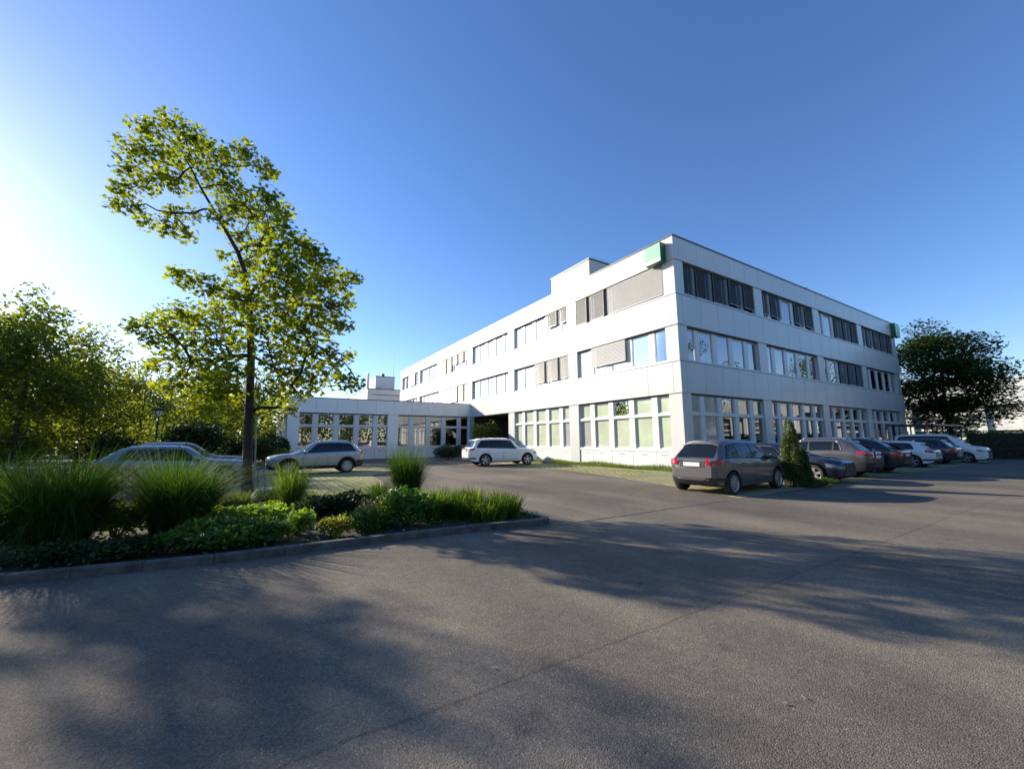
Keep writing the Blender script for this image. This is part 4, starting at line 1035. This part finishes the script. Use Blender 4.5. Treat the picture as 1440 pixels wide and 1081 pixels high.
def hedge(name, x0, x1, y0, y1, h, leaf, label, seed, n, size=.09):
    rng = np.random.default_rng(seed)
    root = empty(name, ((x0+x1)/2, (y0+y1)/2, 0), 0, label, 'hedge')
    w, d = x1-x0, y1-y0
    P = []
    for f in range(5):
        a = rng.uniform(-.5, .5, (n//5, 3))
        if f < 4: a[:, f//2] = (-.5 if f % 2 else .5)
        P.append(np.column_stack([a[:, 0]*w, a[:, 1]*d, (a[:, 2]+.5)*h if f < 4 else np.full(len(a), h)]))
    P = np.concatenate(P); P += rng.normal(size=P.shape)*.07; P[:, 2] += .05*np.sin(P[:, 0]*1.3+P[:, 1]*1.7)
    P = P[P[:, 2] > .02]
    V, F = leaf_arrays(rng, P, size, 'ovate', .3); npmesh('foliage', V, F, [leaf], root)
    mb = MB(); mb.box(-w/2+.12, w/2-.12, -d/2+.12, d/2-.12, 0, h-.12); mb.build('branch_core', ['soil'], root)
    return root
hedge('clipped_hedge', 46.5, 49, -8, 8.2, 2.0, 'leaf_shrub', 'clipped dark green hedge at the right edge beyond the white van', 70, 9000, .13)
hedge('clipped_hedge', -26, -13.2, 33, 34.6, 1.8, 'leaf_dark', 'clipped dark hedge at the left edge behind the hatchback', 71, 6000, .12)
# columnar conifer beside the parked cars
def thuja(loc, h, r, label, seed):
    rng = np.random.default_rng(seed); root = empty('columnar_conifer', loc, 0, label, 'conifer')
    P = []; n = 5200
    for k in range(26):
        a = rng.uniform(0, 6.28); z0 = rng.uniform(0, .72)*h; ln = h*rng.uniform(.18, .34); q = r*(1-(z0/h)**1.6)*rng.uniform(.45, .85)
        c = np.array((q*math.cos(a), q*math.sin(a), z0+ln/2)); P.append(c+ball(rng, n//26, .4)*np.array((r*.34, r*.34, ln*.6)))
    P.append(np.array((0, 0, h*.42))+ball(rng, 1600, .4)*np.array((r*.75, r*.75, h*.5))); P.append(np.array((0, 0, h*.12))+ball(rng, 900, .4)*np.array((r*1.0, r*1.0, h*.13)))
    P = np.concatenate(P); P = P[(P[:, 2] > .02) & (P[:, 2] < h*1.03)]
    q = np.hypot(P[:, 0], P[:, 1]); lim = r*np.clip(1.12*(1-(P[:, 2]/h)**2.2), .10, 1); k = np.minimum(1, lim/np.maximum(q, 1e-3)); P[:, :2] *= k[:, None]
    V, F = leaf_arrays(rng, P, .095, 'needle', -.2); npmesh('foliage', V, F, ['leaf_thuja'], root)
    mb = MB(); mb.tube([(0, 0, -.05), (0, 0, h*.5), (0, 0, h*.9)], [.06, .035, .01], 6); mb.build('trunk', ['bark'], root)
thuja((15.25, 6.75, 0), 2.42, .36, 'upright columnar conifer with lit left side between hatchback and saloon', 80)
thuja((15.72, 6.62, 0), 1.35, .25, 'shorter dark conifer leaning on the taller columnar one', 81)
shrub('groundcover', (16.3, 6.35, 0), 2.6, .7, .32, 'leaf_thuja', .06, 1500, 'low golden green groundcover at the conifer feet', 82, lumps=9, cat='plant')
# ---- ornamental grasses
def blades(rng, base, n, h, spread, wid, curl=1.0, seg=5, droop=.35):
    """arching ribbons"""
    a = rng.uniform(0, 6.283, n); r0 = rng.uniform(0, 1, n)**.5*base
    hh = h*rng.uniform(.55, 1.08, n); lean = spread*rng.uniform(.1, 1, n)**.8*rng.choice([1, 1, 1.25], n)
    aa = a+rng.normal(0, .35, n)
    bx, by = r0*np.cos(a), r0*np.sin(a); tw = rng.uniform(0, 6.283, n)
    V = np.zeros((n, seg+1, 2, 3)); w0 = wid*rng.uniform(.7, 1.3, n)
    dr = droop*rng.uniform(.2, 1.3, n)
    for k in range(seg+1):
        t = k/seg
        out = lean*(t**1.7); z = hh*(t*(1-dr*t*t*.75)) 
        cx = bx+out*np.cos(aa); cy = by+out*np.sin(aa)
        ww = w0*(1-t**2.2)*.5+.0006
        px_, py_ = -np.sin(aa+.5*np.sin(tw)), np.cos(aa+.5*np.sin(tw))
        for s_, sg_ in ((0, -1), (1, 1)):
            V[:, k, s_, 0] = cx+sg_*ww*px_; V[:, k, s_, 1] = cy+sg_*ww*py_; V[:, k, s_, 2] = z
    off = np.arange(n)*(seg+1)*2; F = []
    for k in range(seg):
        i = off+k*2; F.append(np.column_stack([i, i+1, i+3, i+2]))
    return V.reshape(-1, 3), F
def reed(loc, h, spread, n, label, seed, mat_='blade', base=.22, wid=.0095, plumes=0, droop=.45):
    rng = np.random.default_rng(seed); root = empty('reed_grass', loc, 0, label, 'ornamental grass', 'reed grasses in the planting bed')
    parts = []; nk = 7 if n > 1000 else 3
    for k in range(nk):                       # several crowns leaning their own way
        a = 6.283*k/nk+rng.uniform(-.4, .4); q = base*(.75 if k else 0)
        v, f = blades(rng, base*.55, n//nk, h*rng.uniform(.78, 1.06), spread*rng.uniform(.6, .9), wid, droop=droop*rng.uniform(.8, 1.5))
        z = v[:, 2]/h; ln = rng.uniform(.10, .42)*spread
        v[:, 0] += q*math.cos(a)+ln*math.cos(a)*z**1.5; v[:, 1] += q*math.sin(a)+ln*math.sin(a)*z**1.5; v[:, 2] *= 1-.16*rng.uniform(0, 1)*z
        parts.append((v, f))
    v, f = blades(rng, base, n//6, h*.9, spread*1.3, wid, droop=.95); parts.append((v, f))
    V, F = join(parts); npmesh('blade_tuft', V, F, [mat_], root)
    V, F = blades(rng, base*1.1, n//16, h*.6, spread*1.0, wid*.9, droop=.8); npmesh('dry_blade', V, F, [mat_], root)
    if plumes:
        V, F = blades(rng, base*.6, plumes, h*1.35, spread*.8, .005, droop=.1); npmesh('flower_stalk', V, F, ['blade_pale'], root)
    return root
reed((-2.55, 9.15, BZ), 1.84, 1.25, 3300, 'huge reed grass at the left edge of the bed', 90, base=.34)
reed((-3.7, 10.1, BZ), 1.75, 1.2, 2000, 'reed grass behind the huge one, cut by the left edge', 91, base=.3)
reed((-1.15, 9.3, BZ), 1.78, 1.2, 3100, 'large arching reed grass left of the plane tree trunk', 92, base=.30)
reed((.72, 10.2, BZ), 1.5, .6, 620, 'slender pale reed grass right of the plane tree trunk', 93, 'blade_pale', base=.17, droop=.3)
reed((3.35, 10.6, BZ), 1.7, .62, 1700, 'upright dark reed grass with thin stalks towards the bed tip', 94, base=.24, plumes=9, droop=.25)
reed((2.6, 10.3, BZ), .80, .55, 700, 'low arching grass beside the upright dark reed grass', 95, base=.2, droop=.5)
def lily(loc, w, d, h, n, label, seed, mat_='blade_pale'):
    rng = np.random.default_rng(seed); root = empty('daylily_clump', loc, 0, label, 'perennial')
    parts = []
    for k in range(7):
        v, f = blades(rng, .14, n//7, h*rng.uniform(.85, 1.1), .30, .022, droop=.35)
        v[:, 0] += rng.uniform(-.5, .5)*w; v[:, 1] += rng.uniform(-.5, .5)*d; parts.append((v, f))
    V, F = join(parts); npmesh('blade_tuft', V, F, [mat_], root); return root
lily((3.30, 7.75, BZ), .75, .8, .68, 800, 'bright leafy clump behind the kerb near the bed tip', 100)
lily((4.15, 7.55, BZ), .95, .85, .60, 1100, 'strap leaved clump filling the bed tip above the kerb', 101)
lily((4.0, 8.6, BZ), .8, .9, .6, 700, 'strap leaved clump behind the bed tip', 102)
lily((1.95, 7.75, BZ), .35, .35, .5, 260, 'narrow upright tuft between olive shrub and rounded shrub', 103, 'blade_pale')
lily((-.1, 12.0, BZ), 1.6, .9, .48, 900, 'bright grass tuft around the plane tree foot', 104, 'turf')
# ---- low groundcover all over the bed
def bedcover():
    rng = np.random.default_rng(120); P = []
    xs = np.array([p[0] for p in kerbF]); ys = np.array([p[1] for p in kerbF])
    while len(P) < 5200:
        x = rng.uniform(-7, 4.75); y0 = np.interp(x, xs, ys)+.16; y1 = np.interp(x, [-7, .6, 1.2, 3.0, 4.1, 4.75], [14.6, 14, 12.2, 11.8, 10.6, 7.4])
        y = rng.uniform(y0, max(y1, y0+.1)); h = .05+.16*max(0, math.sin(x*3.1)*math.cos(y*2.7)+.35*math.sin(x*7+y*5))
        if rng.uniform() < .25 and y < y0+.25: continue
        P.append((x, y, BZ+rng.uniform(.01, .05+h)))
    V, F = leaf_arrays(rng, np.array(P), .06, 'ovate', .5); o = npmesh('groundcover', V, F, ['leaf_shrub']); tag(o, 'low leafy groundcover spread across the planting bed', 'groundcover', kind='stuff')
bedcover()
# ---- turf
def turf(name, regions, label, seed):
    rng = np.random.default_rng(seed); parts = []
    for (x0, x1, y0, y1, h, n) in regions:
        m = n; v, f = blades(rng, .001, m, h, h*.5, .012, seg=3, droop=.3)
        px_ = rng.uniform(x0, x1, m); py_ = rng.uniform(y0, y1, m)
        k = len(v)//m; v = v.reshape(m, k, 3); v[:, :, 0] += px_[:, None]; v[:, :, 1] += py_[:, None]
        hs = .6+.5*(np.sin(px_*2.1)*np.cos(py_*1.3)+rng.uniform(-.3, .6, m)); v[:, :, 2] *= np.clip(hs, .2, 1.4)[:, None]; v[:, :, 2] += .004
        parts.append((v.reshape(-1, 3), f))
    V, F = join(parts); o = npmesh(name, V, F, ['turf']); tag(o, label, 'grass', kind='stuff')
turf('grass', [(17.3, 18.72, 12.6, 25.5, .30, 14000), (16.6, 18.0, 18, 26, .12, 3000), (13.2, 16.6, 12, 22, .04, 5000), (18.8, 30, 12.3, 13.2, .2, 2500)], 'sunny turf along the foot of the lit facade', 110)
turf('grass', [(-9, 3.6, 12.2, 14.9, .14, 9000), (-9, 4.3, 15, 19, .04, 6000)], 'sparse lawn around the plane tree and between the parking stones', 111)

# ------------------------------------------------------------------ lamp post
lp = empty('lamp_post', (-5.7, 34.1, 0), 0, 'black post lamp with flat cap and pale lantern among the park trees', 'lamp')
mb = MB(); mb.lathe([(.10, 0), (.10, .5), (.06, .55), (.05, 3.25), (0, 3.25)], n=14); mb.build('post', ['black'], lp)
mb = MB(); mb.lathe([(0, 3.25), (.10, 3.27), (.17, 3.62), (.16, 3.66), (0, 3.66)], n=16); mb.build('lantern_glass', ['lampglass'], lp)
mb = MB(); mb.lathe([(.0, 3.86), (.16, 3.82), (.42, 3.70), (.42, 3.665), (0, 3.67)], n=20)
for k in range(4):
    t = k*math.pi/2+.4; mb.tube([(.11*math.cos(t), .11*math.sin(t), 3.25), (.185*math.cos(t), .185*math.sin(t), 3.67)], .012, 5)
mb.build('cap', ['black'], lp)
# bicycle shelter beside the far end of the facade
bs = empty('flat_canopy', (50, 9.8, 0), 0, 'thin dark flat canopy on slim posts behind the parked cars', 'canopy')
mb = MB(); mb.box(-5, 4, -.2, 2.6, 2.55, 2.68); mb.build('roof', ['coping'], bs)
for x in (-4.6, -.4, 3.6):
    for y in (0, 2.3):
        mb = MB(); mb.tube([(x, y, 0), (x, y, 2.55)], .05, 8); mb.build('post', ['coping'], bs)
